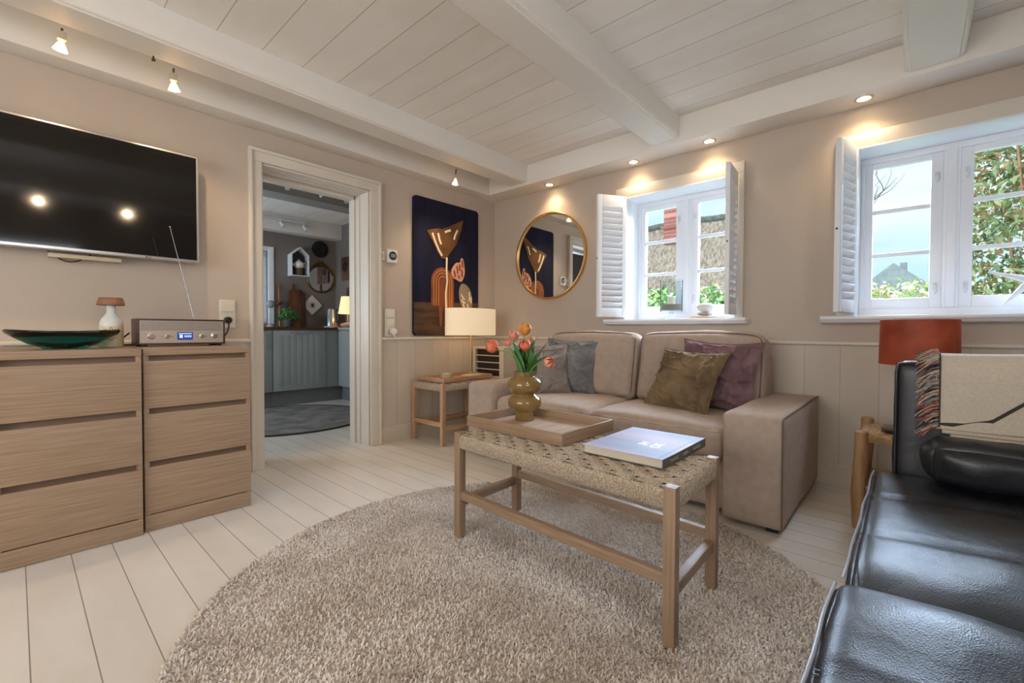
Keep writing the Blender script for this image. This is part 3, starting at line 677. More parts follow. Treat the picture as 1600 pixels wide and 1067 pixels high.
# distant grey roofed house
t = thing('distant_house', 'distant house with grey slate gable and chimney outside large window', 'house', (2.4, 25, 0))
SL = groove_mat('slate_rows', (156, 160, 170), (140, 145, 157), 'Z', 0, .28, .03, rough=.8, gap=.8)
mb = MB(); mb.prism([(.2, 2.2), (5.0, 2.2), (2.55, 4.25)], 24.8, 31, 'Y'); mb.build('gable_roof', SL, t)
MB().box(.6, 4.6, 25, 30.8, -.05, 2.2).build('house_wall', mat('grey_render', (190, 188, 184), rough=.8), t)
MB().box(2.78, 3.06, 25.4, 25.9, 3.2, 4.30).build('chimney', mat('grey_chimney', (140, 140, 146), rough=.8), t)

# ================================================================== LIVING ROOM LIGHT FITTINGS
RING = mat('brushed_ring', (206, 198, 186), rough=.3, metal=.6)
BULB = mat('lamp_glow', (255, 236, 205), rough=.4, emit=(255, 226, 180), estr=30)
def downlight(x, y, label, power=9):
    t = thing('recessed_downlight', label, 'downlight', (x, y, ZS), group='recessed downlights over the windows')
    z = ZS
    MB().lathe([(.046, .0), (.045, -.004), (.034, -.006), (.031, -.002), (.031, 0)], (x, y, z), 32).build('ring', RING, t)
    MB().lathe([(0, -.0035), (.020, -.004), (.029, -.0015)], (x, y, z), 24).build('bulb', BULB, t)
    light('downlight_beam', 'SPOT', (x, y, z-.012), (0, 0, -1), power, WARM, spot_size=math.radians(125), spot_blend=.9, shadow_soft_size=.025)
downlight(.793, -.095, 'recessed downlight above the round mirror')
downlight(1.629, -.098, 'recessed downlight above the left end of the small window')
downlight(2.211, -.105, 'recessed downlight right of the middle ceiling beam')
downlight(3.071, -.115, 'recessed downlight above the large window, rightmost of the four')
def wall_spot(x, y, z, tilt, label, power=13, block=True, aim=.15, glow=1.5):
    t = thing('spotlight', label, 'spotlight', (x, y, 2.318), group='small halogen spots on the beam')
    mb = MB(); mb.box(x-.014, x+.014, y-.016, y+.016, z+.048, z+.085)
    if not block: mb = MB(); mb.tube([(x, y, z+.05), (x, y, 2.318)], .004, 8)
    mb.build('spot_mount', mat('spot_bracket', (186, 176, 156), rough=.4), t, bevel=.002)
    mb = MB(); mb.tube([(x, y, z+.085), (x+.010, y, 2.325)], .005, 8); mb.build('spot_arm', mat('spot_dark_arm', (90, 78, 60), rough=.4, metal=.7), t)
    M = Matrix.Translation((x, y, z+.05)) @ Matrix.Rotation(tilt, 4, 'X') @ Matrix.Rotation(aim, 4, 'Y')
    MB().lathe([(.009, 0), (.010, -.012), (.016, -.024), (.025, -.046), (.027, -.050)], n=28, M=M).build('reflector', mat('halogen_reflector', (250, 230, 190), rough=.15, trans=.3, emit=(255, 220, 160), estr=.8) if aim < .5 else mat('dim_reflector', (120, 112, 100), rough=.3, metal=.8), t)
    br = .026 if aim < .5 else .015
    MB().lathe([(0, -.051), (br*.6, -.051), (br, -.049)], n=24, M=M).build('bulb', BULB, t)
    light('halogen_beam', 'SPOT', M @ Vector((0, 0, -.06)), M.to_3x3() @ Vector((0, 0, -1)), power, WARM, spot_size=math.radians(110), spot_blend=.8, shadow_soft_size=.02)
wall_spot(.375, -3.235, 2.228, -.12, 'halogen spot above the television, leftmost of the three')
wall_spot(.375, -2.82, 2.215, .10, 'halogen spot above right end of the television')
wall_spot(.375, -.865, 2.195, 0, 'halogen spot hanging above the dark blue wall rug', block=False)
mb = MB(); mb.tube([(.45, -2.915, 2.318), (.45, -2.915, 2.300)], .004, 8); mb.box(.441, .459, -2.922, -2.908, 2.296, 2.303)
tag(mb.build('cable_outlet', mat('spot_dark_arm', (90, 78, 60))), 'tiny bare cable clip on the beam between the two left halogen spots', 'cable clip')
wall_spot(3.530, -3.221, 2.228, 0, 'halogen spot on the rightmost beam above the black sofa, nearer the photographer', aim=.9)
wall_spot(3.530, -2.537, 2.228, 0, 'halogen spot on the rightmost beam above the black sofa, nearer the windows', aim=.9)

# ================================================================== TELEVISION
t = thing('television', 'large flat black television in thin silver frame on the left wall', 'television', (.09, -3.05, 1.30))
ty0, ty1, tz0, tz1 = -3.78, -2.650, 1.345, 1.978
MB().box(.072, .108, ty0, ty1, tz0, tz1).build('casing', mat('tv_silver', (196, 192, 190), rough=.3, metal=.6), t, bevel=.006, seg=3)
MB().box(.107, .1095, ty0+.013, ty1-.013, tz0+.018, tz1-.011).build('screen', mat('tv_screen', (15, 14, 15), rough=.06, spec=.6), t)
MB().box(.02, .072, -3.45, -3.05, 1.42, 1.85).build('back_cover', BLACKP(), t, bevel=.01)
M = Matrix.Translation((.1085, -2.885, tz0+.009)) @ Matrix.Rotation(PI/2, 4, 'Z') @ Matrix.Rotation(PI/2, 4, 'X')
text_mesh('LG', .013, M, 'brand_mark', BLACKP(), t, bold=True)
M = Matrix.Translation((.1085, -2.899, tz0+.009)) @ Matrix.Rotation(PI/2, 4, 'Y')
MB().lathe([(0, .0015), (.0045, .0012), (.0045, 0)], n=14, M=M).build('brand_dot', mat('brand_red', (150, 20, 50)), t)
tag(MB().box(.004, .068, -3.28, -3.0, 1.315, 1.336).build('sensor_bar', mat('beige_bar', (206, 190, 160), rough=.5), bevel=.003), 'thin beige bar on the wall just below the television', 'bar')
mb = MB(); mb.tube([(.035, -3.28+.16*a, 1.345-.045*math.sin(PI*a)) for a in np.linspace(0, 1, 14)], .003, 8)
tag(mb.build('television_cable', BLACKP()), 'short black cable looping below the television', 'cable')

# ================================================================== WALL FITTINGS
SW = mat('switch_cream', (222, 214, 196), rough=.35)
SD = mat('socket_inner', (186, 174, 154), rough=.4)
def plug_socket(parent, y, z, r=.018):
    M = Matrix.Translation((.012, y, z)) @ Matrix.Rotation(PI/2, 4, 'Y')
    MB().lathe([(r+.008, 0), (r+.008, .003), (r, .003), (r-.002, -.003), (0, -.003)], n=24, M=M).build('socket_well', SD, parent)
t = thing('switch_panel', 'upright cream panel of two switches and a socket right of the doorway', 'switch', (.002, -1.272, .89))
MB().box(.001, .012, -1.325, -1.225, .893, 1.130).build('frame', SW, t, bevel=.003)
for z0 in (1.055, .980): MB().box(.012, .019, -1.312, -1.238, z0, z0+.066).build('switch_rocker', mat('switch_cream_lit', (228, 220, 204), rough=.3), t, bevel=.004, seg=3)
plug_socket(t, -1.272, .935)
t = thing('plug_adapter', 'round white plug adapter in the socket right of the doorway', 'plug', (.02, -1.262, .90))
M = Matrix.Translation((.016, -1.260, .938)) @ Matrix.Rotation(PI/2, 4, 'Y')
MB().lathe([(0, 0), (.026, 0), (.028, .004), (.028, .040), (.022, .046), (0, .046)], n=28, M=M).build('adapter_body', mat('plug_white', (226, 224, 218), rough=.35), t)
MB().tube([(.05, -1.262, .912), (.052, -1.262, .897), (.045, -1.25, .893)], .006, 8).build('adapter_cable', mat('plug_white', (226, 224, 218)), t)
t = thing('thermostat', 'square white thermostat with round dark dial on the wall', 'thermostat', (.002, -1.25, 1.515))
MB().box(.001, .022, -1.303, -1.207, 1.520, 1.632).build('housing', mat('plug_white', (226, 224, 218)), t, bevel=.004)
M = Matrix.Translation((.022, -1.253, 1.578)) @ Matrix.Rotation(PI/2, 4, 'Y')
MB().lathe([(.037, 0), (.036, .004), (.031, .005), (0, .005)], n=36, M=M).build('dial', mat('dial_dark', (40, 48, 54), rough=.25), t)
MB().box(.0272, .0278, -1.276, -1.230, 1.564, 1.594).build('display', mat('dial_display', (128, 142, 150), rough=.3), t)
t = thing('wall_sensor', 'small blank cream box between door frame and thermostat', 'sensor', (.002, -1.355, 1.53))
MB().box(.001, .010, -1.371, -1.325, 1.535, 1.605).build('cover', SW, t, bevel=.002)
MB().box(.010, .013, -1.362, -1.340, 1.550, 1.585).build('button', SD, t, bevel=.001)
t = thing('socket_panel', 'cream switch above a socket on the wall beside the radio', 'socket', (.002, -2.478, .96))
MB().box(.001, .012, -2.525, -2.432, .963, 1.142).build('frame', SW, t, bevel=.003)
MB().box(.012, .022, -2.518, -2.440, 1.065, 1.135).build('switch_rocker', SW, t, bevel=.004, seg=3)
plug_socket(t, -2.478, 1.008)
t = thing('power_plug', 'black power plug with its cable beside the radio', 'plug', (.03, -2.49, .93))
M = Matrix.Translation((.018, -2.482, 1.012)) @ Matrix.Rotation(PI/2, 4, 'Y')
MB().lathe([(0, 0), (.020, 0), (.022, .01), (.020, .034), (.012, .042), (0, .042)], n=24, M=M).build('plug_body', BLACKP(), t)
MB().tube([(.05, -2.482, 1.0), (.056, -2.484, .965), (.06, -2.495, .93), (.07, -2.52, .898), (.09, -2.54, .890)], .0045, 8).build('plug_cable', BLACKP(), t)

# ================================================================== WALL RUG ART
t = thing('wall_rug', 'dark blue tufted wall rug with abstract brown flower and arch', 'wall rug', (.02, -.65, .9))
def rug_shape(pts, x0, x1, m, name, smooth=0):
    P = [Vector((0, a, b)) for a, b in pts]
    if smooth:
        for _ in range(smooth):
            Q = []
            for i in range(len(P)): a, b = P[i], P[(i+1) % len(P)]; Q += [a*.75+b*.25, a*.25+b*.75]
            P = Q
    mb = MB(); mb.prism([(p.y, p.z) for p in P], x0, x1, 'X')
    return mb.build(name, m, t, bevel=.0012)
PILE = dict(rough=.95, bump=.8, bscale=130, bdist=.004)
navy = mat('pile_navy', (24, 25, 58), var=(14, 15, 36), vscale=3, vstretch=(1, 3, .6), **PILE)
umber = mat('pile_umber', (104, 74, 50), var=(66, 48, 38), vscale=7, vstretch=(1, .6, 3), **PILE)
brown = mat('pile_brown', (122, 84, 48), var=(100, 68, 40), vscale=8, **PILE)
cream = mat('pile_cream', (240, 226, 196), **PILE); rust = mat('pile_rust', (152, 86, 54), var=(130, 72, 46), vscale=9, **PILE)
gold = mat('pile_gold', (204, 138, 76), **PILE); rosec = mat('pile_rose', (222, 164, 140), **PILE); greyp = mat('pile_grey', (150, 134, 116), **PILE)
r = .03
def rrect(y0, y1, z0, z1, r):
    out = []
    for cy, cz, a0 in ((y1-r, z1-r, 0), (y0+r, z1-r, PI/2), (y0+r, z0+r, PI), (y1-r, z0+r, 1.5*PI)):
        for k in range(7): a = a0+k*PI/12; out.append((cy+r*math.cos(a), cz+r*math.sin(a)))
    return out
full = rrect(-1.045, -.258, .903, 2.145, .035)
rug_shape(full, .002, .022, navy, 'rug_field')
rug_shape([(-1.043, 1.20), (-.83, 1.206), (-.26, 1.225), (-.2605, .94), (-.29, .906), (-1.01, .906), (-1.0425, .94)], .0225, .0245, umber, 'rug_ground')
rug_shape([(-.905, 1.853), (-.847, 1.871), (-.784, 1.889), (-.727, 1.892), (-.627, 1.938), (-.55, 1.978), (-.465, 2.02), (-.497, 1.902), (-.55, 1.781), (-.627, 1.685), (-.686, 1.617), (-.735, 1.62), (-.784, 1.677), (-.839, 1.77)], .0225, .030, brown, 'rug_flower')
def stroke(pts, w, m, name, x=.031):
    mb = MB(); P = [Vector((x, a, b)) for a, b in pts]
    # flattened cord
    mb.tube(P, w, 8); mb.v = [(x+(v[0]-x)*.35, v[1], v[2]) for v in mb.v]; return mb.build(name, m, t)
mb = MB()
for pts in ([(-.843, 1.838), (-.808, 1.762), (-.768, 1.692), (-.73, 1.643)], [(-.776, 1.847), (-.76, 1.788), (-.74, 1.749)], [(-.698, 1.866), (-.66, 1.885), (-.627, 1.896)], [(-.541, 1.91), (-.567, 1.864), (-.585, 1.815)]):
    stroke(pts, .011, cream, 'petal_stripe', .030)
stroke([(-.678, 1.633), (-.681, 1.523), (-.674, 1.407), (-.691, 1.29), (-.684, 1.10)], .011, cream, 'flower_stem', .036)
def arch(ins, zb=1.165):
    a = [(-.853+ins, zb+.01), (-.853+ins, 1.40)]; c, R = -.7185, .1345-ins
    a += [(c-R*math.cos(k), 1.405+R*.98*math.sin(k)) for k in np.linspace(0, PI, 15)]; a += [(-.584-ins, 1.40), (-.584-ins, zb)]; return a
rug_shape(arch(0), .0225, .0275, rust, 'rug_arch')
for ins in (.028, .055, .085): stroke(arch(ins, 1.17), .0045, gold, 'arch_line', .0285)
rug_shape([(-.77, 1.17), (-.72, 1.17), (-.725, 1.0), (-.75, .98)], .0225, .0265, rust, 'rug_drip')
rug_shape([(-.497, 1.649), (-.467, 1.653), (-.449, 1.574), (-.443, 1.507), (-.47, 1.438), (-.497, 1.416), (-.55, 1.438), (-.601, 1.453), (-.622, 1.503), (-.596, 1.558), (-.55, 1.605), (-.502, 1.602)], .0225, .029, rosec, 'rug_bud', 1)
for (a, b, c2, d2) in ((-.482, 1.63, -.478, 1.56), (-.49, 1.54, -.482, 1.47), (-.55, 1.57, -.54, 1.50), (-.585, 1.52, -.57, 1.46), (-.515, 1.59, -.515, 1.53), (-.53, 1.48, -.52, 1.45)):
    stroke([(a, b), ((a+c2)/2+.004, (b+d2)/2), (c2, d2)], .010, rust, 'bud_fleck', .0295)
rug_shape([(-.488, 1.41), (-.425, 1.401), (-.369, 1.351), (-.345, 1.27), (-.345, 1.16), (-.47, 1.16), (-.514, 1.248), (-.52, 1.34)], .0225, .028, greyp, 'rug_pot', 1)
for pts in ([(-.49, 1.30), (-.47, 1.27), (-.45, 1.25)], [(-.49, 1.25), (-.47, 1.225), (-.44, 1.22)], [(-.39, 1.33), (-.38, 1.28), (-.385, 1.24)], [(-.465, 1.21), (-.455, 1.17)], [(-.41, 1.21), (-.40, 1.165)], [(-.36, 1.28), (-.362, 1.22)]):
    stroke(pts, .007, cream, 'pot_fleck', .029)

# ================================================================== ROUND MIRROR
t = thing('round_mirror', 'large round wall mirror with thin brass frame', 'mirror', (.7377, -.02, 1.25))
M = Matrix.Translation((.7377, -.001, 1.6548)) @ Matrix.Rotation(PI/2, 4, 'X')
MB().lathe([(0, .016), (.392, .016), (.392, .004), (0, .004)], n=96, M=M).build('mirror_glass', mat('mirror_silver', (235, 238, 240)), t)
BRASS = mat('brushed_brass', (226, 178, 112), rough=.28, metal=1, bump=.1, bscale=200, bstretch=(1, 1, 8))
MB().lathe([(.390, 0), (.390, .030), (.394, .034), (.404, .034), (.408, .030), (.408, 0)], n=96, M=M).build('mirror_frame', BRASS, t)

# ================================================================== DRESSERS AND WHAT STANDS ON THEM
def dresser(y0, y1, xf, label):
    t = thing('dresser', label, 'chest of drawers', ((.17+xf)/2, (y0+y1)/2, 0), group='oak chests of three drawers')
    xb = .05; H = .86; W = OAK('Y'); th = .020
    mb = MB(); mb.box(xb, xf-.004, y0, y0+th, 0, H-.0325); mb.box(xb, xf-.004, y1-th, y1, 0, H-.0325); mb.box(xb, xb+.01, y0+th, y1-th, 0, H-.0325); mb.box(xb+.01, xf-.03, y0+th, y1-th, .06, .075)
    mb.build('carcass', OAK('Z'), t, bevel=.001)
    MB().box(xb, xf, y0, y1, H-.032, H).build('top', W, t, bevel=.0015)
    z = H-.032
    for k in range(3):
        zt = z-.026; zb = zt-.222
        dr = MB().box(xf-.020, xf, y0+.0015, y1-.0015, zb, zt).build('drawer_front', W, t, bevel=.0012)
        mb = MB(); mb.box(xf-.045, xf-.032, y0+th, y1-th, zt-.02, z); mb.box(xb+.02, xf-.045, y0+th+.004, y1-th-.004, zb+.02, zt-.03)
        mb.build('drawer_box', mat('recess_wood', (132, 106, 86), rough=.6), dr)
        z = zb-.001
    MB().box(xf-.020, xf, y0+.0015, y1-.0015, .002, z-.004).build('plinth', W, t, bevel=.001)
dresser(-3.000, -2.551, .650, 'oak chest of three drawers under the radio, nearer the doorway')
dresser(-3.461, -3.010, .674, 'oak chest of three drawers under the teal glass bowl')
# bowl
TEAL = mat('teal_glass', (6, 118, 112), rough=.03, trans=1, ior=1.5)
TEAL.node_tree.nodes['Principled BSDF'].inputs['Base Color'].default_value = (.02, .42, .45, 1)
mb = MB(); P = [(0, .001), (.072, .001), (.080, .006), (.12, .024), (.158, .046), (.186, .064), (.193, .074), (.187, .081), (.172, .077), (.14, .056), (.10, .034), (.055, .020), (0, .017)]
mb.lathe(P, (0, 0, 0), 72)
mb.v = [(v[0]*.80+.41, v[1]-3.242, v[2]*(1+.10*(v[1]/.19)**2*(1 if v[2] > .03 else 0))+.861) for v in mb.v]
tag(mb.build('glass_bowl', TEAL), 'shallow wide teal glass bowl on the left chest of drawers', 'bowl')
# small bottle lamp
t = thing('bottle_lamp', 'small white bottle-shaped lamp with brown wooden cap shade', 'lamp', (.25, -3.066, .86))
c = (.25, -3.066, .861)
mb = MB(); mb.lathe([(0, 0), (.046, 0), (.048, .003), (.048, .104), (.047, .106)], c, 40); mb.build('lamp_body', mat('bottle_cream', (220, 200, 168), rough=.35), t)
mb = MB(); mb.lathe([(.0475, .106), (.047, .120), (.040, .142), (.026, .160), (.019, .172), (.018, .214)], c, 40); mb.build('bottle_neck', mat('bottle_white', (226, 224, 218), rough=.15), t)
mb = MB(); mb.lathe([(0, .250), (.046, .250), (.048, .248), (.057, .213), (.055, .211), (.018, .213)], c, 40); mb.build('lamp_shade', mat('shade_wood', (150, 108, 86), rough=.4, var=(128, 88, 68), vscale=8, vstretch=(1, 1, 8)), t)
mb = MB()
for pts in ([(-.9, .075), (-.6, .094), (-.35, .080), (-.1, .098), (.2, .084), (.5, .095)], [(-.85, .056), (-.5, .066), (-.2, .054), (.15, .070), (.4, .060)], [(-.5, .040), (-.1, .036), (.3, .044)]):
    P = []
    for a in np.linspace(0, len(pts)-1, 22):
        i = min(int(a), len(pts)-2); f = a-i; th = pts[i][0]*(1-f)+pts[i+1][0]*f; z = pts[i][1]*(1-f)+pts[i+1][1]*f+.004*math.sin(a*5)
        P.append((c[0]+.0484*math.cos(th), c[1]+.0484*math.sin(th), c[2]+z))
    mb.tube(P, .0011, 5)
mb.build('script_lettering', mat('ink_black', (40, 36, 36)), t)
# radio
t = thing('radio', 'retro table radio with brown wooden case and silver front', 'radio', (.28, -2.785, .86))
ry0, ry1, rz0, rz1, rx = -2.980, -2.588, .870, 1.006, .360
RWD = mat('radio_walnut', (84, 58, 46), rough=.35, var=(58, 38, 30), vscale=6, vstretch=(6, .8, 6))
mb = MB(); mb.box(.19, rx, ry0, ry0+.010, rz0, rz1); mb.box(.19, rx, ry1-.010, ry1, rz0, rz1); mb.box(.19, rx, ry0+.010, ry1-.010, rz0, rz0+.009); mb.box(.19, rx, ry0+.010, ry1-.010, rz1-.009, rz1); mb.box(.19, .2, ry0+.01, ry1-.01, rz0+.009, rz1-.009)
mb.build('case', RWD, t, bevel=.002)
FP = mat('radio_silver', (192, 178, 166), rough=.38, metal=.5)
MB().box(rx-.012, rx-.004, ry0+.010, ry1-.010, rz0+.009, rz1-.009).build('front_panel', FP, t)
gm = mat('radio_grille', (186, 174, 162), rough=.4, metal=.5)
def dots(m, pitch, r):
    nt = m.node_tree; N = nt.nodes.new; L = nt.links.new; g = N('ShaderNodeNewGeometry'); sp = N('ShaderNodeSeparateXYZ'); L(g.outputs['Position'], sp.inputs[0])
    def mth(op, a, b=None):
        n = N('ShaderNodeMath'); n.operation = op
        for i, v in enumerate((a, b)):
            if v is None: continue
            if isinstance(v, (int, float)): n.inputs[i].default_value = v
            else: L(v, n.inputs[i])
        return n.outputs[0]
    f = [mth('SUBTRACT', mth('FRACT', mth('DIVIDE', sp.outputs[a], pitch)), .5) for a in ('Y', 'Z')]
    d = mth('LESS_THAN', mth('ADD', mth('MULTIPLY', f[0], f[0]), mth('MULTIPLY', f[1], f[1])), r*r)
    mx = N('ShaderNodeMix'); mx.data_type = 'RGBA'; L(d, mx.inputs[0]); b = nt.nodes['Principled BSDF']; mx.inputs[6].default_value = b.inputs['Base Color'].default_value; mx.inputs[7].default_value = lin((84, 76, 70)); L(mx.outputs[2], b.inputs['Base Color'])
dots(gm, .0062, .30)
MB().box(rx-.004, rx-.0032, ry0+.014, ry1-.018, .944, .994).build('speaker_grille', gm, t)
def knob(y, z, r):
    M = Matrix.Translation((rx-.004, y, z)) @ Matrix.Rotation(PI/2, 4, 'Y')
    MB().lathe([(r+.003, 0), (r+.003, .002), (r, .003), (r*.96, .015), (r*.8, .017), (0, .017)], n=28, M=M).build('knob', mat('knob_metal', (224, 214, 204), rough=.2, metal=.9), t)
knob(-2.922, .915, .0145); knob(-2.854, .913, .010); knob(-2.700, .913, .010); knob(-2.640, .916, .0145)
dsp = MB().box(rx-.004, rx-.0028, -2.812, -2.742, .894, .936).build('display', mat('display_blue', (38, 52, 92), rough=.15, emit=(50, 80, 170), estr=.5), t)
mb = MB(); mb.box(rx-.0028, rx-.0024, -2.802, -2.788, .905, .922); mb.box(rx-.0028, rx-.0024, -2.806, -2.748, .926, .930)
for i in range(4): mb.box(rx-.0028, rx-.0024, -2.780+i*.0085, -2.780+i*.0085+.005, .908, .919)
mb.build('display_symbols', mat('display_white', (190, 210, 240), emit=(190, 210, 255), estr=.8), dsp)
mb = MB()
for y in (-2.875, -2.833, -2.721, -2.679): mb.box(rx-.0040, rx-.0036, y-.003, y+.003, .911, .9135)
mb.build('panel_marks', BLACKP(), t)
for yy in (ry0+.03, ry1-.03): MB().box(rx-.045, rx-.015, yy-.014, yy+.014, .8605, .870).build('foot', BLACKP(), t, bevel=.002)
for yy in (ry0+.03, ry1-.03): MB().box(.205, .235, yy-.014, yy+.014, .8605, .870).build('foot', BLACKP(), t, bevel=.002)
mb = MB(); mb.tube([(.30, -2.725, 1.008), (.328, -2.833, 1.50)], [.0024, .0014], 8); mb.sphere((.328, -2.833, 1.50), .0040, 10); mb.build('antenna', CHROME(), t)
mb = MB(); mb.tube([(.20, -2.99, .93), (.16, -3.01, .905), (.17, -3.015, .87), (.10, -3.0, .864), (.07, -2.9, .864)], .004, 8); mb.build('power_cable', BLACKP(), t)

# ================================================================== BEIGE SOFA
BEI = mat('beige_cotton', (180, 161, 146), rough=.85, sheen=.25, var=(171, 152, 137), vscale=22, bump=.35, bscale=420, bdist=.0012)
PIPE = mat('sofa_piping', (118, 98, 84), rough=.8)
so = thing('beige_sofa', 'beige fabric two-seat sofa under the small window', 'sofa', (1.8, -.55, 0))
def pipe_rect(P, name='piping', parent=None, r=.004, m=None): 
    MB().tube(P, r, 6, closed=True).build(name, m or PIPE, parent)
X0, X1, YF, YB = .733, 2.868, -1.050, -.035
for (a, b, nm) in ((X0, X0+.265, 'armrest'), (X1-.268, X1, 'armrest')):
    mb = MB(); soft_box(mb, a, b, YF, YB, .022, .547, r=.022, cuts=16, puff=(.004, .004, .010), wrinkle=.0035, wscale=4, seed=a)
    ar = mb.build(nm, BEI, so)
    xo = b-.004 if a > 1 else a+.004; pts = [(xo, YF+.01+i*(YB-YF-.02)/12, .545) for i in range(13)]
    MB().tube(pts, .0035, 6).build('piping', PIPE, ar)
    MB().tube([(xo, YF+.003, .54-i*.05) for i in range(11)], .003, 6).build('piping', PIPE, ar)
mb = MB(); soft_box(mb, X0+.26, X1-.26, YF+.075, -.10, .03, .40, r=.02, cuts=14, puff=(0, .004, 0), wrinkle=.004, seed=3); mb.build('base', BEI, so)
mb = MB(); soft_box(mb, X0+.25, X1-.25, -.25, YB, .05, .80, r=.03, cuts=12, puff=(0, 0, .01), wrinkle=.004, seed=4); mb.build('back_frame', BEI, so)
for k, (a, b) in enumerate(((X0+.262, 1.795), (1.797, X1-.264))):
    mb = MB(); soft_box(mb, a, b, YF+.030, -.28, .285, .452, r=.045, cuts=22, puff=(0, .012, .028), wrinkle=.007, wscale=4.5, seed=11+k)
    sc = mb.build('seat_cushion', BEI, so)
    MB().tube([(a+.03+(b-a-.06)*i/16, YF+.040-.010*math.sin(PI*i/16), .432+.004*math.sin(i*1.7)) for i in range(17)], .006, 6).build('piping', BEI, sc)
for k, (a, b) in enumerate(((1.035, 1.812), (1.835, 2.640))):
    M = Matrix.Translation(((a+b)/2, -.335, .690)) @ Matrix.Rotation(math.radians(-9 if k else -10), 4, 'X')
    w = b-a; mb = MB()
    def flop(q, p): 
        # softly slumping upper corners
        q.z -= .018*abs(p.x)**3*max(0, p.z); q.y -= .012*max(0, -p.z)*(1-p.x*p.x); return q
    soft_box(mb, -w/2, w/2, -.085, .085, -.245, .250, r=.05, cuts=24, puff=(.004, .040, .010), wrinkle=.009, wscale=4, seed=21+k, M=M, sag=flop)
    bc = mb.build('back_cushion', BEI, so)
    for yy in (-.078,):
        P = []
        for i in range(60):
            a_ = 2*PI*i/60; ca, sa = math.cos(a_), math.sin(a_); e = .18
            x = math.copysign(abs(ca)**e, ca)*(w/2-.012); z = math.copysign(abs(sa)**e, sa)*.238+.002
            z -= .018*abs(x/(w/2))**3*max(0, z/.24)
            P.append(M @ Vector((x, yy, z)))
        pipe_rect(P, parent=bc, r=.004)
for x in (X0+.05, X1-.05):
    for y in (YF+.06, YB-.08): MB().box(x-.025, x+.025, y-.025, y+.025, .0, .024).build('foot', BLACKP(), so)

# throw cushions
def throw_cushion(name, label, m, loc, w, h, yaw, lean, roll=0, th=.10, seed=0, wr=.010):
    t = thing(name, label, 'cushion', loc, group='velvet cushions on the beige sofa')
    t.rotation_euler = (Matrix.Rotation(math.radians(yaw), 3, 'Z') @ Matrix.Rotation(math.radians(-lean), 3, 'X') @ Matrix.Rotation(math.radians(roll), 3, 'Y')).to_euler()
    mb = MB(); pillow_mesh(mb, w, h, th, seed=seed, wr=wr); mb.build('cover', m, t, local=True, weld=True)
    MB().tube(pillow_outline(w*1.004, h*1.004), .0032, 6, closed=True).build('seam', m, t, local=True)
def velvet(n, c, v): return mat(n, c, rough=.75, spec=.15, sheen=.9, var=v, vscale=5, vdetail=3, bump=.15, bscale=30, bdist=.004)
VG = velvet('grey_velvet', (148, 138, 132), (122, 113, 108)); VB = velvet('blue_grey_velvet', (138, 137, 138), (104, 104, 108))
VO = velvet('brown_velvet', (136, 115, 88), (98, 80, 60)); VP = velvet('plum_velvet', (140, 110, 112), (106, 78, 84))
throw_cushion('throw_cushion', 'warm grey velvet cushion at the left, nearest the tulips', VG, (1.240, -.735, .462), .42, .40, 45, 16, -2, seed=1)
throw_cushion('throw_cushion', 'blue grey velvet cushion behind the warm grey one', VB, (1.325, -.550, .466), .44, .43, 14, 13, 2, seed=2, wr=.011)
throw_cushion('throw_cushion', 'golden brown crumpled velvet cushion in front at the right', VO, (2.215, -.715, .466), .46, .42, -14, 30, 2, th=.11, seed=5, wr=.014)
throw_cushion('throw_cushion', 'plum velvet cushion behind the golden brown one', VP, (2.390, -.545, .466), .49, .44, -4, 15, 2, seed=7, wr=.011)

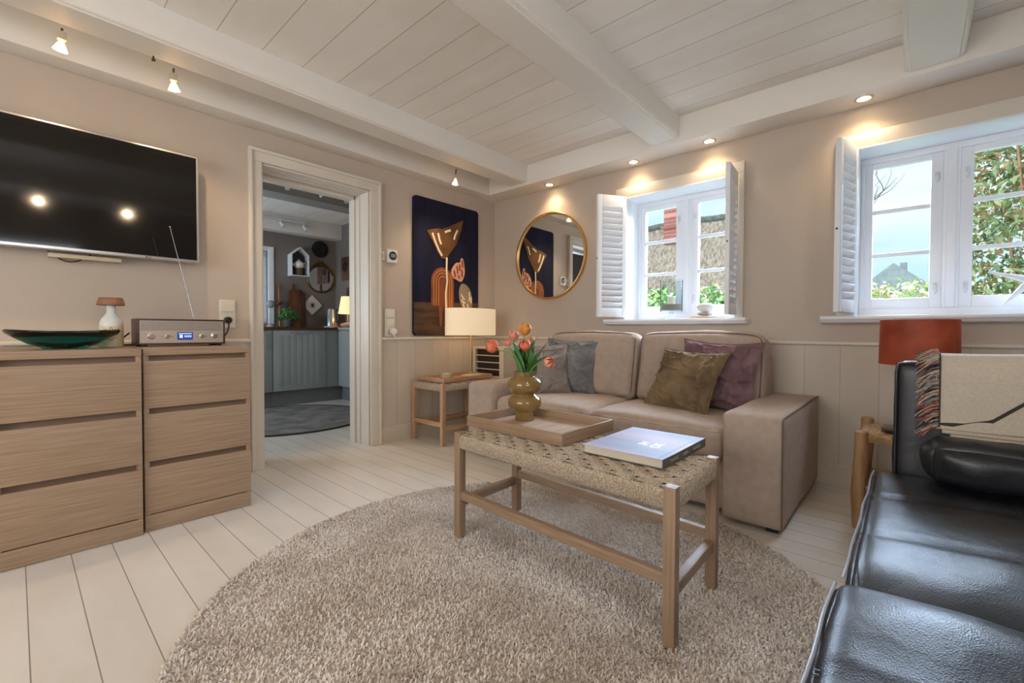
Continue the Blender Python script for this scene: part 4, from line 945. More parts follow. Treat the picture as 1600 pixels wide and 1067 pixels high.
# ================================================================== WOVEN BENCHES
CORD = mat('paper_cord', (204, 188, 167), rough=.85, spec=.15, var=(134, 117, 98), vscale=260, vdetail=2, bump=.4, bscale=300, bdist=.0015)
def bench(name, label, cat, P0, ex, ey, L, W, H, leg, zr, wood, nx, ny, rim=.062, z0=0):
    """four-legged bench with cord seat. P0 front-left corner, ex/ey unit plan axes"""
    ex = Vector((*ex, 0)); ey = Vector((*ey, 0)); P0 = Vector((*P0, z0))
    T = Matrix(((ex.x, ey.x, 0, P0.x), (ex.y, ey.y, 0, P0.y), (0, 0, 1, z0), (0, 0, 0, 1)))
    c = T @ Vector((L/2, W/2, 0)); t = thing(name, label, cat, c); l = leg
    for u in (0, L-l):
        for v in (0, W-l): MB().box(u, u+l, v, v+l, 0, H, T).build('leg', wood('Z'), t, bevel=.0025)
    for v in (.006, W-l+.004): MB().box(l, L-l, v, v+l-.010, zr-.018, zr+.018, T).build('stretcher', wood('X'), t, bevel=.002)
    for u in (.006, L-l+.004): MB().box(u, u+l-.010, l, W-l, zr-.018-.035, zr+.018-.035, T).build('stretcher', wood('Y'), t, bevel=.002)
    mb = MB(); mb.sm = True; zt = H-.010
    # cord wrapped round the four rails: half-round ridges
    def wrap(length, fn):
        n = int(length/.0056); N = n*4
        prof = [(0.012, zt), (.004, zt-.003), (0, zt-.012), (0, zt-rim+.008), (.006, zt-rim), (.030, zt-rim), (.030, zt-rim+.01)]
        def g(a, b):
            s = a*length; r = .0028*abs(math.sin(PI*s/(length/n))); k = b*(len(prof)-1); i = min(int(k), len(prof)-2); f = k-i
            d = prof[i][0]*(1-f)+prof[i+1][0]*f; z = prof[i][1]*(1-f)+prof[i+1][1]*f
            top = 1 if b < .3 else 0
            return T @ fn(s, d-r*(1-top), z+r*top)
        mb.grid(N+1, 13, g)
    wrap(L-2*l, lambda s, d, z: Vector((l+s, .002+d, z))); wrap(L-2*l, lambda s, d, z: Vector((l+s, W-.002-d, z)))
    wrap(W-2*l, lambda s, d, z: Vector((.002+d, l+s, z))); wrap(W-2*l, lambda s, d, z: Vector((L-.002-d, l+s, z)))
    # woven top: cord bands over and under one another
    amp = .0030; r = .0030; nc = 6
    px = (L-.02)/nx; py = (W-.02)/ny
    for j in range(ny):                                   # bands running along the length
        for q in range(nc):
            y = .010+(j+.5)*py+(q-(nc-1)/2)*py/(nc+.5)
            if (y < l+.004 or y > W-l-.004): a, b = l, L-l
            else: a, b = .008, L-.008
            n = int((b-a)/px*5); pts = []
            for i in range(n+1):
                x = a+(b-a)*i/n; k = (x-.010)/px; pts.append(T @ Vector((x, y, zt-.001+amp*math.cos(PI*k+PI*j))))
            mb.tube(pts, r, 5, cap=False)
    for i in range(nx):                                   # bands running across
        for q in range(nc):
            x = .010+(i+.5)*px+(q-(nc-1)/2)*px/(nc+.5)
            if (x < l+.004 or x > L-l-.004): a, b = l, W-l
            else: a, b = .008, W-.008
            n = max(8, int((b-a)/py*5)); pts = []
            for k2 in range(n+1):
                y = a+(b-a)*k2/n; k = (y-.010)/py; pts.append(T @ Vector((x, y, zt-.001-amp*math.cos(PI*(k-.5)+PI*(i+.5)))))
            mb.tube(pts, r, 5, cap=False)
    mb.box(l*.5, L-l*.5, l*.5, W-l*.5, zt-.022, zt-.010, T)
    mb.build('woven_seat', CORD, t)
    return t, T
bench('bench_table', 'long oak bench table with woven cord top on the round rug', 'bench', (1.768, -2.076), (.9990, -.0450), (-.030, .9995), 1.030, .440, .482, .038, .20, OAK, 22, 10, z0=.010)
bench('side_table', 'pale wood side table with woven cord top in the corner', 'side table', (.040, -1.080), (1, 0), (0, 1), .425, .66, .512, .034, .17, ASH, 9, 13, rim=.055)

def tray(label, x0, x1, y0, y1, z0, h, ang, m1, m2, name='tray', grp='wooden trays'):
    cx, cy = (x0+x1)/2, (y0+y1)/2; t = thing(name, label, 'tray', (cx, cy, z0), (0, 0, ang), grp); a, b = (x1-x0)/2, (y1-y0)/2; th = .011
    MB().box(-a+.004, a-.004, -b+.004, b-.004, .0, .008).build('tray_floor', m1, t, local=True)
    for q in ((-a, a, -b, -b+th), (-a, a, b-th, b)): MB().box(*q, 0, h).build('tray_side', m2('X'), t, local=True, bevel=.001)
    for q in ((-a, -a+th, -b+th, b-th), (a-th, a, -b+th, b-th)): MB().box(*q, 0, h).build('tray_side', m2('Y'), t, local=True, bevel=.001)
    return t
TRF = mat('tray_floor_oak', (196, 172, 150), rough=.5, var=(176, 150, 128), vscale=5, vstretch=(14, .8, 14), vdetail=7)
tray('shallow oak tray holding the tulip vase on the bench table', 1.703, 2.271, -1.940, -1.540, .488, .050, math.radians(-.8), TRF, OAK)
tray('shallow honey wood tray on the corner side table', .060, .405, -1.030, -.440, .512, .036, math.radians(2), mat('tray_floor_ash', (214, 164, 112), rough=.45, var=(196, 146, 96), vscale=5, vstretch=(12, .8, 12)), ASH)

# vase with tulips
t = thing('bubble_vase', 'glossy ochre vase of two stacked bulges on the oak tray', 'vase', (1.835, -1.665, .496))
V = [(0, .0), (.047, 0), (.049, .003), (.0485, .040), (.052, .046), (.070, .056), (.083, .072), (.087, .088), (.083, .106), (.070, .121), (.056, .129), (.054, .133), (.057, .138), (.073, .146), (.086, .161), (.0905, .178), (.087, .196), (.074, .211), (.058, .219), (.0535, .223), (.0535, .238), (.055, .244), (.0525, .246), (.049, .243), (.048, .226), (.060, .212), (.080, .192), (.083, .176), (.070, .150), (.05, .136), (.0, .132)]
MB().lathe(V, (1.835, -1.665, .497), 56).build('vase_body', mat('ochre_glaze', (132, 104, 60), rough=.10, coat=.6), t)
HEADS = [((1.674, -1.70, .868), .034, 'pale red'), ((1.745, -1.64, .912), .027, 'rose'), ((1.828, -1.66, .945), .031, 'orange'), ((1.872, -1.70, .868), .028, 'red'), ((2.005, -1.71, .808), .027, 'salmon'), ((1.815, -1.60, .890), .022, 'pink'), ((1.735, -1.67, .880), .018, 'rose')]
LAB = ['large coral tulip bending left, lowest on the left', 'rose tulip behind the large coral one', 'orange yellow tulip, topmost of the bunch', 'red tulip at the middle right of the bunch', 'salmon tulip hanging low to the right before grey cushion', 'small half hidden pink tulip in the middle of the bunch', 'small rose tulip just below the rose one at left']
TC = [((206, 92, 70), (226, 130, 96)), ((206, 120, 104), (222, 150, 120)), ((200, 108, 40), (222, 160, 70)), ((206, 70, 58), (226, 130, 90)), ((212, 128, 106), (226, 160, 130)), ((214, 130, 106), (226, 160, 130)), ((206, 120, 104), (222, 150, 120))]
STEM = mat('tulip_stem', (112, 150, 72), rough=.5); LEAF = mat('tulip_leaf', (70, 118, 62), rough=.35, var=(98, 142, 88), vscale=10, vstretch=(3, 3, .5))
rnd = random.Random(2)
for k, ((hx, hy, hz), r, _) in enumerate(HEADS):
    tt = thing('tulip', LAB[k], 'tulip', (1.835+.02*math.cos(k), -1.665+.02*math.sin(k), .63), group='tulips in the ochre vase')
    b = Vector((1.835+.018*math.cos(k*2.4), -1.665+.018*math.sin(k*2.4), .64)); nk = Vector((1.835+.030*math.cos(k*2.4), -1.665+.030*math.sin(k*2.4), .738)); h = Vector((hx, hy, hz))
    if (h-nk).x > 0: nk.x = 1.86 if h.x-nk.x > .05 else nk.x
    mid = (nk+h)/2+Vector((0, 0, .045 if k in (0, 4) else .01)); P = []
    for i in range(15):
        a = i/14; P.append((b*(1-a)**3+nk*3*a*(1-a)**2+mid*3*a*a*(1-a)+(h-Vector((0, 0, r*.6)))*a**3))
    MB().tube(P, .0035, 8).build('stem', STEM, tt)
    d = (P[-1]-P[-3]).normalized(); d = (d+Vector((0, 0, .5))).normalized(); q = d.to_track_quat('Z', 'Y').to_matrix().to_4x4(); M = Matrix.Translation(P[-1]) @ q
    m_ = mat('petal_%d' % k, TC[k][0], rough=.5, var=TC[k][1], vscale=14, vstretch=(3, 3, .7))
    mb = MB()
    for p in range(6):
        a0 = p*PI/3; s = 1 if p % 2 else .93
        def pet(u, v, a0=a0, s=s):
            w = math.sin(PI*min(1, .10+.80*v)**.8)*.62*(1-v**5*.6); rad = r*s*(.16+.95*math.sin(min(1, .08+v*1.0)*PI*.86)-.10*v**3)
            th = a0+(u-.5)*2*w; return M @ Vector((rad*math.cos(th), rad*math.sin(th), r*2.35*v-r*.25*(abs(u-.5)*2)**2*v))
        mb.grid(7, 10, pet)
    mb.build('petals', m_, tt)
    # leaves of this stem
    def leaf(dirn, L, W, bend, z0=.70):
        ml = MB(); dv = Vector((math.cos(dirn), math.sin(dirn), 0)); sd = Vector((-dv.y, dv.x, 0)); st = nk.copy(); st.z = z0
        def f(u, v):
            w = 1.9*W*math.sin(PI*(.08+.92*v)**.75)*(1-v**6); c2 = st+dv*(L*(.22*v+bend*v*v))+Vector((0, 0, L*(v-.42*bend*v*v*1.5)))
            return c2+sd*(u-.5)*w+dv*(-abs(u-.5)*w*.35)
        ml.grid(5, 14, f); ml.build('leaf', LEAF, tt)
    LV = {0: [(2.7, .20, .040, .45), (3.6, .19, .036, .15)], 1: [(2.9, .22, .026, .3), (5.0, .17, .034, .06)], 2: [(1.2, .22, .030, .05), (4.5, .19, .036, .03), (.8, .25, .026, .16)], 3: [(.55, .23, .032, .22), (5.3, .18, .036, .12)], 4: [(.35, .22, .040, .62), (.1, .17, .034, .5)], 5: [(1.6, .20, .036, .08)], 6: [(4.0, .18, .040, .12)]}[k]
    for l in LV: leaf(l[0], l[1]*1.12, l[2], l[3])
    if k in (0, 1, 2, 3, 5): leaf(k*1.9+.4, .17+.02*(k % 3), .036, .05+.03*k, .69)

# book
t = thing('coffee_table_book', 'large pale blue coffee-table book with white lettering on the bench', 'book', (2.53, -1.755, .489))
CV = mat('book_cover', (160, 180, 210), rough=.55, spec=.25, var=(206, 196, 218), vscale=2.2, vstretch=(.6, 2.6, 1), vdetail=5)
bx0, bx1, by0, by1, bz0, bz1 = 2.378, 2.690, -1.962, -1.556, .489, .522
SPN = mat('book_spine', (92, 88, 84), rough=.4)
MB().box(bx0+.004, bx1-.004, by0+.004, by1-.004, bz0+.003, bz1-.003).build('pages', mat('book_pages', (206, 194, 176), rough=.8, bump=.6, bscale=60, bstretch=(1, 1, 40), bdist=.0006), t)
MB().box(bx0, bx1, by0, by1, bz1-.003, bz1).build('front_cover', CV, t, bevel=.0008)
MB().box(bx0, bx1, by0, by1, bz0, bz0+.003).build('rear_cover', SPN, t, bevel=.0008)
MB().box(bx1-.003, bx1+.001, by0, by1, bz0, bz1).build('spine', SPN, t, bevel=.001)
MB().box(bx1-.020, bx1-.017, by0+.001, by1-.001, bz1-.0005, bz1+.0003).build('hinge_groove', mat('groove_blue', (112, 132, 164)), t)
WI = mat('white_ink', (246, 248, 250), rough=.3, emit=(246, 248, 250), estr=0)
M = Matrix.Translation((2.572, -1.800, bz1+.0006)) @ Matrix.Rotation(math.radians(90), 4, 'Z')
text_mesh('IM', .052, M @ Matrix.Translation((-.0, .022, 0)), 'title_lettering', WI, t, bold=True)
text_mesh('OK', .052, M @ Matrix.Translation((.0, -.028, 0)), 'title_lettering', WI, t, bold=True)
zc = (bz0+bz1)/2
for n_, y in ((7, -1.865), (5, -1.762), (8, -1.650)):       # three short words, too small to read in the photograph
    mb = MB()
    for i in range(n_):
        yy = y+(i-n_/2)*.0105; h_ = .0055
        mb.box(bx1+.0011, bx1+.0017, yy, yy+.0016, zc-h_, zc+h_)
        if i % 3 != 1: mb.box(bx1+.0011, bx1+.0017, yy+.0016, yy+.0066, zc+h_-.0016, zc+h_)
        if i % 2: mb.box(bx1+.0011, bx1+.0017, yy+.0016, yy+.0060, zc-.0008, zc+.0008)
        if i % 3: mb.box(bx1+.0011, bx1+.0017, yy+.0050, yy+.0066, zc-h_, zc+.0008)
    mb.build('spine_lettering', mat('spine_ink', (190, 176, 150)), t)
M = None

# things in the corner
t = thing('table_lamp', 'table lamp with wide cream drum shade on thin brass stem', 'lamp', (.20, -.50, .521))
lx, ly, lz = .205, -.525, .5215
MB().box(lx-.055, lx+.055, ly-.075, ly+.075, lz, lz+.016).build('lamp_base', mat('cream_marble', (226, 208, 180), rough=.3), t, bevel=.002)
MB().tube([(lx, ly, lz+.016), (lx, ly, 1.13)], .0065, 12).build('lamp_stem', BRASS, t)
LS = mat('linen_shade', (236, 222, 200), rough=.85, emit=(255, 226, 180), estr=.38, var=(226, 210, 186), vscale=40, vstretch=(1, 1, 6), bump=.3, bscale=260)
mb = MB()
for rr in (1, .985): mb.lathe([(1*rr, .905), (1*rr, 1.152)], (0, 0, 0), 64)
mb.v = [(v[0]*.165+lx, v[1]*.285+ly, v[2]) for v in mb.v]; mb.build('lamp_shade', LS, t)
light('corner_lamp_bulb', 'POINT', (lx, ly, 1.0), (0, 0, -1), 3.2, WARM, shadow_soft_size=.03)
mb = MB(); mb.tube([(.42, -.56, .46), (.36, -.55, .34), (.33, -.50, .20), (.25, -.40, .06), (.12, -.36, .012)], .0035, 8)
tag(mb.build('lamp_cable', BLACKP()), 'thin black cable hanging under the corner side table', 'cable')
t = thing('candle_dish', 'small round pale glass dish on the honey wood tray', 'dish', (.16, -.80, .521))
mb = MB(); mb.lathe([(0, 0), (.05, 0), (.056, .006), (.058, .042), (.053, .042), (.050, .012), (0, .010)], (.175, -.80, .5215), 36); mb.build('dish', mat('milky_glass', (226, 214, 196), rough=.15, trans=.4), t)
mb = MB(); mb.lathe([(0, .0), (.046, .0), (.046, .026), (0, .026)], (.175, -.80, .5325), 28); mb.build('wax', mat('wax', (238, 226, 204), rough=.4), t)
t = thing('radiator_cover', 'cream boxed radiator cover with dark grille slots in the corner', 'radiator cover', (.24, -.18, 0))
mb = MB(); mb.box(.040, .068, -.345, -.325, .03, .795); mb.box(.400, .455, -.345, -.325, .03, .795); mb.box(.068, .400, -.345, -.325, .03, .515); mb.box(.068, .400, -.345, -.325, .770, .795)
mb.box(.040, .455, -.325, -.042, .780, .795); mb.box(.040, .055, -.325, -.042, .03, .78); mb.box(.440, .455, -.325, -.042, .03, .78); mb.box(.04, .455, -.345, -.042, 0, .03)
mb.build('cover_box', PANEL(), t, bevel=.002)
MB().box(.060, .410, -.300, -.290, .50, .775).build('dark_back', mat('grille_dark', (52, 42, 34), rough=.7), t)
for k in range(3): MB().box(.068, .400, -.343, -.322, .573+k*.0655, .580+k*.0655).build('grille_slat', TRIM(), t)

# ================================================================== ROUND SHAG RUG
def shag():
    R = 1.105; cx, cy = 2.235, -2.135; rng = np.random.default_rng(4)
    mb = MB(); mb.lathe([(0, .010), (R-.05, .010), (R-.012, .008), (R, .002), (R-.004, 0), (0, 0)], (cx, cy, 0), 128)
    RM = mat('shag_base', (196, 182, 168), rough=.95)
    n = 120000
    a = rng.uniform(0, 2*PI, n); r = (R-.004)*np.sqrt(rng.uniform(0, 1, n)); x = cx+r*np.cos(a); y = cy+r*np.sin(a)
    keep = (y > -3.45); x, y, r, a = x[keep], y[keep], r[keep], a[keep]; n = len(x)
    th = rng.uniform(0, 2*PI, n)+1.2*np.sin(x*5+y*3); H = rng.uniform(.009, .017, n); Ln = rng.uniform(.003, .012, n); W = rng.uniform(.0018, .0034, n)
    dx, dy = np.cos(th), np.sin(th); b = np.stack([x, y, np.full(n, .006)], 1); D = np.stack([dx, dy, 0*dx], 1); Sd = np.stack([-dy, dx, 0*dx], 1); Z = np.array([0, 0, 1.])
    w = W[:, None]*Sd; p1 = b+D*(Ln*.35)[:, None]+Z*(H*.75)[:, None]; p2 = b+D*Ln[:, None]+Z*H[:, None]
    V = np.stack([b-w, b+w, p1+w*.9, p1-w*.9, p2+w*.35, p2-w*.35], 1).reshape(-1, 3)
    o = len(mb.v); mb.v += [tuple(v) for v in V.tolist()]
    for i in range(n):
        k = o+i*6; mb.f.append((k, k+1, k+2, k+3)); mb.f.append((k+3, k+2, k+4, k+5)); mb.m += [1, 1]; mb.smooth += [True, True]
    TM = mat('shag_tufts', (232, 222, 213), rough=.9, sheen=.2, var=(207, 194, 183), vscale=3.2, vdetail=6, vcontrast=(.38, .62))
    tag(mb.build('round_shag_rug', [RM, TM]), 'large round beige shag rug under the bench table', 'rug')
shag()

# ================================================================== BLACK LEATHER SOFA
LTH = mat('black_leather', (24, 26, 33), rough=.34, spec=.8, var=(22, 24, 30), vscale=4)
def leather():
    nt = LTH.node_tree; N = nt.nodes.new; L = nt.links.new; b = nt.nodes['Principled BSDF']
    tc = N('ShaderNodeTexCoord'); vo = N('ShaderNodeTexVoronoi'); vo.inputs['Scale'].default_value = 340; nz = N('ShaderNodeTexNoise'); nz.inputs['Scale'].default_value = 7; nz.inputs['Detail'].default_value = 2; nz.inputs['Distortion'].default_value = .8
    b1 = N('ShaderNodeBump'); b1.inputs['Strength'].default_value = .45; b1.inputs['Distance'].default_value = .0008; b2 = N('ShaderNodeBump'); b2.inputs['Strength'].default_value = .30; b2.inputs['Distance'].default_value = .008
    L(tc.outputs['Object'], vo.inputs['Vector']); L(tc.outputs['Object'], nz.inputs['Vector']); L(nz.outputs['Fac'], b2.inputs['Height']); L(b2.outputs['Normal'], b1.inputs['Normal'])
    L(vo.outputs['Distance'], b1.inputs['Height']); L(b1.outputs['Normal'], b.inputs['Normal'])
leather()
so = thing('black_leather_sofa', 'black leather sofa with pale piping at the right', 'sofa', (3.7, -2.1, 0))
XF = 3.190
LP = mat('leather_piping', (150, 152, 160), rough=.35, spec=.6)
mb = MB(); soft_box(mb, XF+.035, 4.20, -3.20, -.93, .10, .262, r=.02, cuts=10, puff=(.002, .002, 0), wrinkle=.003, seed=2); mb.build('base', LTH, so)
for x in (3.32, 4.10):
    for y in (-3.1, -1.05): MB().tube([(x, y, 0), (x, y, .11)], [.018, .024], 14).build('foot', CHROME(), so)
mb = MB(); soft_box(mb, 3.252, 4.20, -1.115, -.930, .24, .832, r=.03, cuts=16, puff=(.004, .004, .006), wrinkle=.004, seed=6); arm_ = mb.build('armrest', LTH, so)
MB().tube([(3.257, -1.112, .25+i*.055) for i in range(11)]+[(3.262, -1.105, .828)]+[(3.30+i*.08, -1.108, .834) for i in range(10)], .004, 6).build('piping', mat('dark_piping', (46, 48, 56), rough=.35), arm_)
mb = MB(); soft_box(mb, 3.98, 4.22, -3.20, -1.116, .24, .84, r=.04, cuts=14, puff=(.01, 0, .01), wrinkle=.005, seed=7); mb.build('backrest', LTH, so)
for k, (ya, yb, xo) in enumerate(((-2.185, -1.118, 0), (-3.20, -2.187, -.012))):
    def seam(q, p, ya=ya, yb=yb, k=k, xo=xo):
        # stitched cross seams and wide body creases on the upper face
        if p.z > .2:
            for f in (.345, .69):
                ys = yb-(yb-ya)*f+.03*(q.x-XF)
                q.z -= .007*math.exp(-((q.y-ys)/.014)**2)
            q.z += .007*math.sin((q.y-ya)*9+q.x*4+k*2)*noise.noise(Vector((q.x*2.5, q.y*4, k)))
            e = min(q.y-ya, yb-q.y)
            if k == 0: q.z -= .030*math.exp(-((q.y-ya)/.09)**2)
            else: q.z += .018*math.exp(-((q.y-yb+.12)/.12)**2)
        return q
    mb = MB(); soft_box(mb, XF+xo, 3.99, ya, yb, .262, .402, r=.040, cuts=44, puff=(.006, .004, .022), wrinkle=.006, wscale=4, seed=31+k, sag=seam)
    sc = mb.build('seat_cushion', LTH, so)
    P = [(XF+xo+.004+.0015*math.sin(i*.5), ya+.012+(yb-ya-.024)*i/40, .402+.002*math.sin(i*.4+k)-(.022*math.exp(-((40-i)/40*.9/.12)**2)*0)) for i in range(41)]
    MB().tube(P, .0034, 8).build('piping', LP, sc)
    for f in (.345, .69):
        ys = yb-(yb-ya)*f
        for dy in (-.006, .006): MB().tube([(XF+xo+.03+.75*i/20, ys+.03*(.03+.75*i/20)+dy, .4165-.0) for i in range(0)] or [(XF+xo+.012, ys+dy, .398), (XF+xo+.02, ys+dy, .4)], .0012, 4).build('stitching', mat('dark_piping', (46, 48, 56)), sc)
mb = MB(); M = Matrix.Translation((3.69, -1.225, .498)) @ Matrix.Rotation(math.radians(8), 4, 'X')
soft_box(mb, -.345, .30, -.068, .068, -.072, .072, r=.045, cuts=24, puff=(.02, .03, .01), wrinkle=.014, wscale=6, seed=41, M=M); 
bo = tag(mb.build('leather_bolster', LTH), 'black leather cushion lying against the armrest below the blanket', 'cushion')
P = []
for i in range(50):
    a = 2*PI*i/50; ca, sa = math.cos(a), math.sin(a)
    P.append(M @ Vector((-.352-.012*math.cos(a*1), math.copysign(abs(sa)**.5, sa)*.055, math.copysign(abs(ca)**.5, ca)*.062)))
# blanket folded over the armrest
t = thing('folded_blanket', 'cream woven blanket with dark lines and fringe over black armrest', 'blanket', (3.70, -1.05, .60))
WV = mat('cream_weave', (208, 194, 175), rough=.9, var=(199, 184, 163), vscale=140, vdetail=2, bump=.5, bscale=350, bdist=.002)
def path(off):
    return [(-.905+off*.4, .70), (-.905+off, .80), (-.915+off*.8, .833+off*.7), (-.945, .848+off), (-1.02, .852+off), (-1.10, .848+off), (-1.128-off*.7, .835+off*.6), (-1.138-off, .81), (-1.140-off, .74), (-1.142-off, .66), (-1.146-off, .605)]
out_ = path(.020); inn = path(.0)
ring = out_+[(-1.150, .598)]+inn[::-1]
BX0, BX1 = 3.372, 4.10
def blanket(u, v):
    k = v*len(ring); i = int(k) % len(ring); f = k-int(k); a = ring[i]; b = ring[(i+1) % len(ring)]
    y, z = a[0]*(1-f)+b[0]*f, a[1]*(1-f)+b[1]*f; x = BX0+(BX1-BX0)*u
    n = noise.noise(Vector((x*5, y*6, z*6)))*.004
    return Vector((x+(.006*math.sin(z*30) if u < .02 else 0), y+n-(.006*u), z+n*.6+.004*math.sin(x*7)))
mb = MB(); N = len(ring)*4
vs = [blanket(i/40, j/N) for i in range(41) for j in range(N)]
fs = [(i*N+j, i*N+(j+1) % N, (i+1)*N+(j+1) % N, (i+1)*N+j) for i in range(40) for j in range(N)]+[tuple(range(N)), tuple(range(40*N, 41*N))]
mb.sm = True; mb.add(vs, fs); mb.build('blanket_body', WV, t)
for k in range(3):
    mb = MB(); x0 = 3.385+.022*k; z = .590-.0145*k
    mb.prism([(-1.166+.002*k, z-.004), (-1.168+.002*k, z+.003), (-1.160+.002*k, z+.009), (-1.120, z+.009), (-1.120, z-.006), (-1.158+.002*k, z-.007)], x0, BX1, 'X'); mb.build('folded_layer', WV, t, bevel=.002)
DK = mat('dark_yarn', (66, 58, 56), rough=.9)
mb = MB(); ln = [(3.374, .618), (3.44, .619), (3.505, .640), (3.60, .730), (3.70, .79), (3.85, .80)]
def sp(a):
    k = a*(len(ln)-1); i = min(int(k), len(ln)-2); f = k-i; return ln[i][0]*(1-f)+ln[i+1][0]*f, ln[i][1]*(1-f)+ln[i+1][1]*f
def strip(u, v):
    x, z = sp(u); w = .008+.004*math.sin(u*9)+.010*min(1, u*2.2); return Vector((x, -1.1655-.006*(x-BX0)/(BX1-BX0)+(0), z+(v-.5)*w))
mb.grid(40, 3, strip); mb.grid(40, 3, lambda u, v: strip(u, 1-v)+Vector((0, .0025, 0))); mb.build('dark_line', DK, t)
mb = MB()
for i, (y, z) in enumerate(out_[:-1]):
    y2, z2 = out_[i+1]; mb.add([(BX0-.002, y-.0015, z+.0012), (BX0+.008, y-.0015, z+.0012), (BX0+.008, y2-.0015, z2+.0012), (BX0-.002, y2-.0015, z2+.0012)], [(0, 1, 2, 3)])
mb.build('border_line', DK, t)
cols = [mat('fringe_rust', (160, 84, 58), rough=.9), mat('fringe_cream', (186, 174, 156), rough=.9), mat('fringe_black', (50, 50, 56), rough=.9), mat('fringe_grey', (140, 136, 134), rough=.9)]
rnd = random.Random(8); mb = MB()
seg = out_; cum = [0]
for i in range(len(seg)-1): cum.append(cum[-1]+math.hypot(seg[i+1][0]-seg[i][0], seg[i+1][1]-seg[i][1]))
for k in range(300):
    s = rnd.uniform(cum[2], cum[-1]); i = max(j for j in range(len(cum)-1) if cum[j] <= s); f = (s-cum[i])/(cum[i+1]-cum[i]); y = seg[i][0]*(1-f)+seg[i+1][0]*f; z = seg[i][1]*(1-f)+seg[i+1][1]*f
    mb.mi = rnd.choices((0, 1, 2, 3), (4, 3, 3, 2))[0]; L = rnd.uniform(.035, .066); dz = -rnd.uniform(.3, .9)*L; o = rnd.uniform(-.004, .006)
    out = -1 if y < -1.12 else -.2
    P = [(BX0+.002, y-.002, z+.002), (BX0-L*.3, y+out*(.006+o)-.002, z+.003+dz*.2), (BX0-L*.65, y+out*(.012+o), z+dz*.6), (BX0-L*.95, y+out*(.010+o)+rnd.uniform(-.006, .006), z+dz*1.1)]
    if z > .82: P = [(p[0], p[1], p[2]+.010) for p in P]
    mb.tube(P, [.0022, .002, .0017, .0010], 5)
mb.mi = 0; fr = mb.build('fringe', cols, t); fr['label'] = 'multicoloured yarn fringe'; fr['kind'] = 'stuff'

# ================================================================== RUSTIC STOOL WITH ORANGE LAMP
t = thing('rush_stool', 'rustic round-legged wooden stool with woven rush seat behind black sofa', 'stool', (3.30, -.48, 0))
LG = mat('rustic_wood', (184, 142, 100), rough=.55, var=(150, 108, 70), vscale=6, vstretch=(5, 5, .6), vdetail=6, bump=.2, bscale=20, bstretch=(2, 2, .3), bdist=.003)
SX0, SX1, SY0, SY1 = 3.125, 3.49, -.665, -.300
for (x, y) in ((SX0, SY0), (SX0, SY1), (SX1, SY0), (SX1, SY1)):
    top = .472 if y < -.5 else .485
    mb = MB(); P = [(x-.010 if x < 3.3 else x+.010, y-.012 if y < -.5 else y+.008, 0), (x-.012 if x < 3.3 else x+.012, y-.008 if y < -.5 else y, .16), (x, y, .34), (x, y, top-.006), (x, y, top)]
    mb.tube(P, [.021, .028, .030, .0275, .021], 16); mb.build('leg', LG, t)
for y in (SY0, SY1): MB().tube([(SX0, y, .20), (SX1, y, .20)], .012, 12).build('stretcher', LG, t)
for x in (SX0, SX1): MB().tube([(x, SY0, .24), (x, SY1, .24)], .012, 12).build('stretcher', LG, t)
RS = mat('rush_seat', (196, 160, 116), rough=.8, var=(150, 116, 78), vscale=50, vdetail=3)
mb = MB(); n = 26; cx, cy = (SX0+SX1)/2, (SY0+SY1)/2
for s in range(4):
    for k in range(n):
        f = k/(n-1)*.94; a = Matrix.Rotation(s*PI/2, 3, 'Z'); h = .185
        # strand parallel to this side, ending on the diagonals
        d = h*(1-f); P = [a @ Vector((-d, -d, .452-.010*f)), a @ Vector((0, -d, .455-.018*f)), a @ Vector((d, -d, .452-.010*f))]
        mb.tube([Vector((cx, cy, 0))+p for p in P], .0052, 6)
    for k in range(3):
        a = Matrix.Rotation(s*PI/2, 3, 'Z'); mb.tube([Vector((cx, cy, 0)) + a @ Vector((u, -.188+.002*k, .446-.010*k+.0015*math.sin(u*400))) for u in np.linspace(-.17, .17, 60)], .0058, 6)
mb.build('rush_seat', RS, t)
t = thing('orange_lamp', 'table lamp with rust orange velvet drum shade standing on stool', 'lamp', (3.315, -.49, .46))
c = (3.318, -.480, .4605)
MB().lathe([(0, 0), (.128, 0), (.130, .003), (.130, .010), (.126, .013), (0, .014)], c, 48).build('lamp_base', mat('bronze_disc', (72, 56, 44), rough=.3, metal=.6), t)
MB().tube([(c[0], c[1], .474), (c[0], c[1], .93)], .007, 12).build('lamp_stem', mat('bronze_disc', (72, 56, 44)), t)
OR = mat('rust_velvet_shade', (172, 76, 42), rough=.6, sheen=.6, var=(136, 54, 34), vscale=9, vdetail=5, bump=.15, bscale=60)
mb = MB(); cc = (3.322, -.455, 0)
mb.lathe([(.150, .790), (.146, 1.008)], cc, 56); mb.lathe([(.147, .790), (.143, 1.008)], cc, 56); mb.build('lamp_shade', OR, t)
light('orange_lamp_bulb', 'POINT', (3.322, -.455, .90), (0, 0, -1), 5, (1, .66, .38), shadow_soft_size=.03)

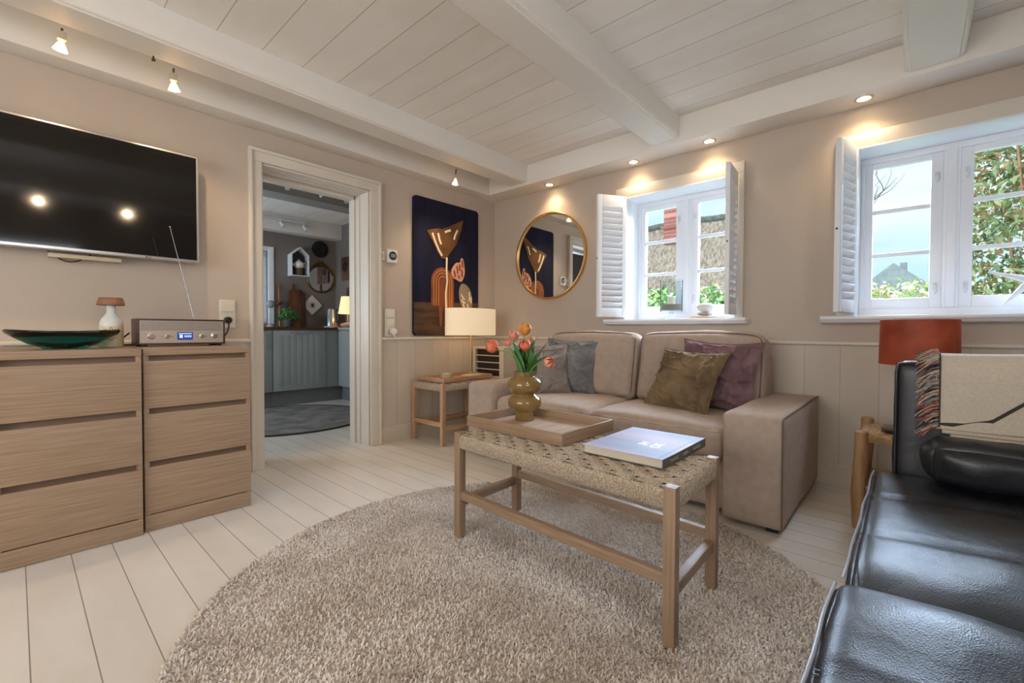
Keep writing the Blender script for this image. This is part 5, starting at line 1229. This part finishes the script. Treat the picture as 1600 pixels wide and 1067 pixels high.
# ================================================================== WINDOW SILL THINGS
SZ = WZ[0]+.0045
t = thing('candle_holder', 'footed clear glass hurricane holder with sand and white candle', 'candle holder', (1.90, .06, SZ))
CG = glass_mat('clear_glass', (246, 250, 250), refl=.06)
c = (1.893, .035, SZ)
mb = MB(); mb.lathe([(0, .001), (.052, .002), (.050, .006), (.012, .014), (.010, .040), (.020, .050), (.078, .056), (.082, .062), (.082, .300), (.079, .300), (.079, .066), (0, .062)], c, 48); mb.build('glass_body', CG, t)
mb = MB(); mb.lathe([(0, .067), (.077, .067), (.077, .112), (0, .112)], c, 40); mb.build('sand', mat('grey_sand', (150, 134, 124), rough=.9, bump=.4, bscale=300), t)
mb = MB(); mb.lathe([(0, .110), (.027, .110), (.027, .172), (.022, .176), (0, .174)], c, 32); mb.tube([(c[0], c[1], c[2]+.17), (c[0]+.002, c[1], c[2]+.186)], .001, 5); mb.build('candle', mat('wax', (238, 226, 204)), t)
c = (2.150, .030, SZ)
mb = MB(); mb.lathe([(0, .0), (.070, 0), (.074, .006), (.072, .016), (0, .018)], (c[0]-.02, c[1], SZ), 40, squash=(1.25, 1)); tag(mb.build('wooden_disc', mat('blond_disc', (216, 180, 138), rough=.5)), 'flat pale wooden disc on the small window sill', 'wood slice')
mb = MB(); mb.sphere((0, 0, 0), 1, 24); mb.v = [(c[0]+v[0]*.055, c[1]+v[1]*.045, SZ+.0195+.014+v[2]*.014) for v in mb.v]; tag(mb.build('pebble', mat('grey_pebble', (176, 172, 164), rough=.6)), 'flat grey pebble under the round white stone', 'pebble', 'stacked pebbles')
mb = MB(); mb.sphere((0, 0, 0), 1, 28); mb.v = [(c[0]+.004+v[0]*.062, c[1]+v[1]*.052, SZ+.0480+.034+v[2]*.034) for v in mb.v]; tag(mb.build('pebble', mat('pale_pebble', (206, 200, 192), rough=.6)), 'smooth rounded pale stone, topmost on the small window sill', 'pebble', 'stacked pebbles')
mb = MB(); mb.lathe([(0, 0), (.050, 0), (.075, .006), (.073, .009), (.045, .004), (0, .004)], (2.245, .02, SZ), 36); tag(mb.build('white_saucer', mat('white_china', (232, 228, 220))), 'small white saucer beside the stacked stones', 'saucer')
t = thing('starfish_ornament', 'white starfish ornament leaning on the large window sill', 'ornament', (3.74, .10, SZ))
mb = MB()
for k in range(5):
    a = 2*PI*k/5+4.05; mb.tube([(3.755, .13, SZ+.175), (3.755+.08*math.cos(a), .13, SZ+.175+.08*math.sin(a)), (3.755+.165*math.cos(a), .14, SZ+.175+.165*math.sin(a))], [.020, .013, .005], 10)
mb.build('starfish_body', mat('chalk_white', (232, 234, 238), rough=.8, bump=.4, bscale=90), t)
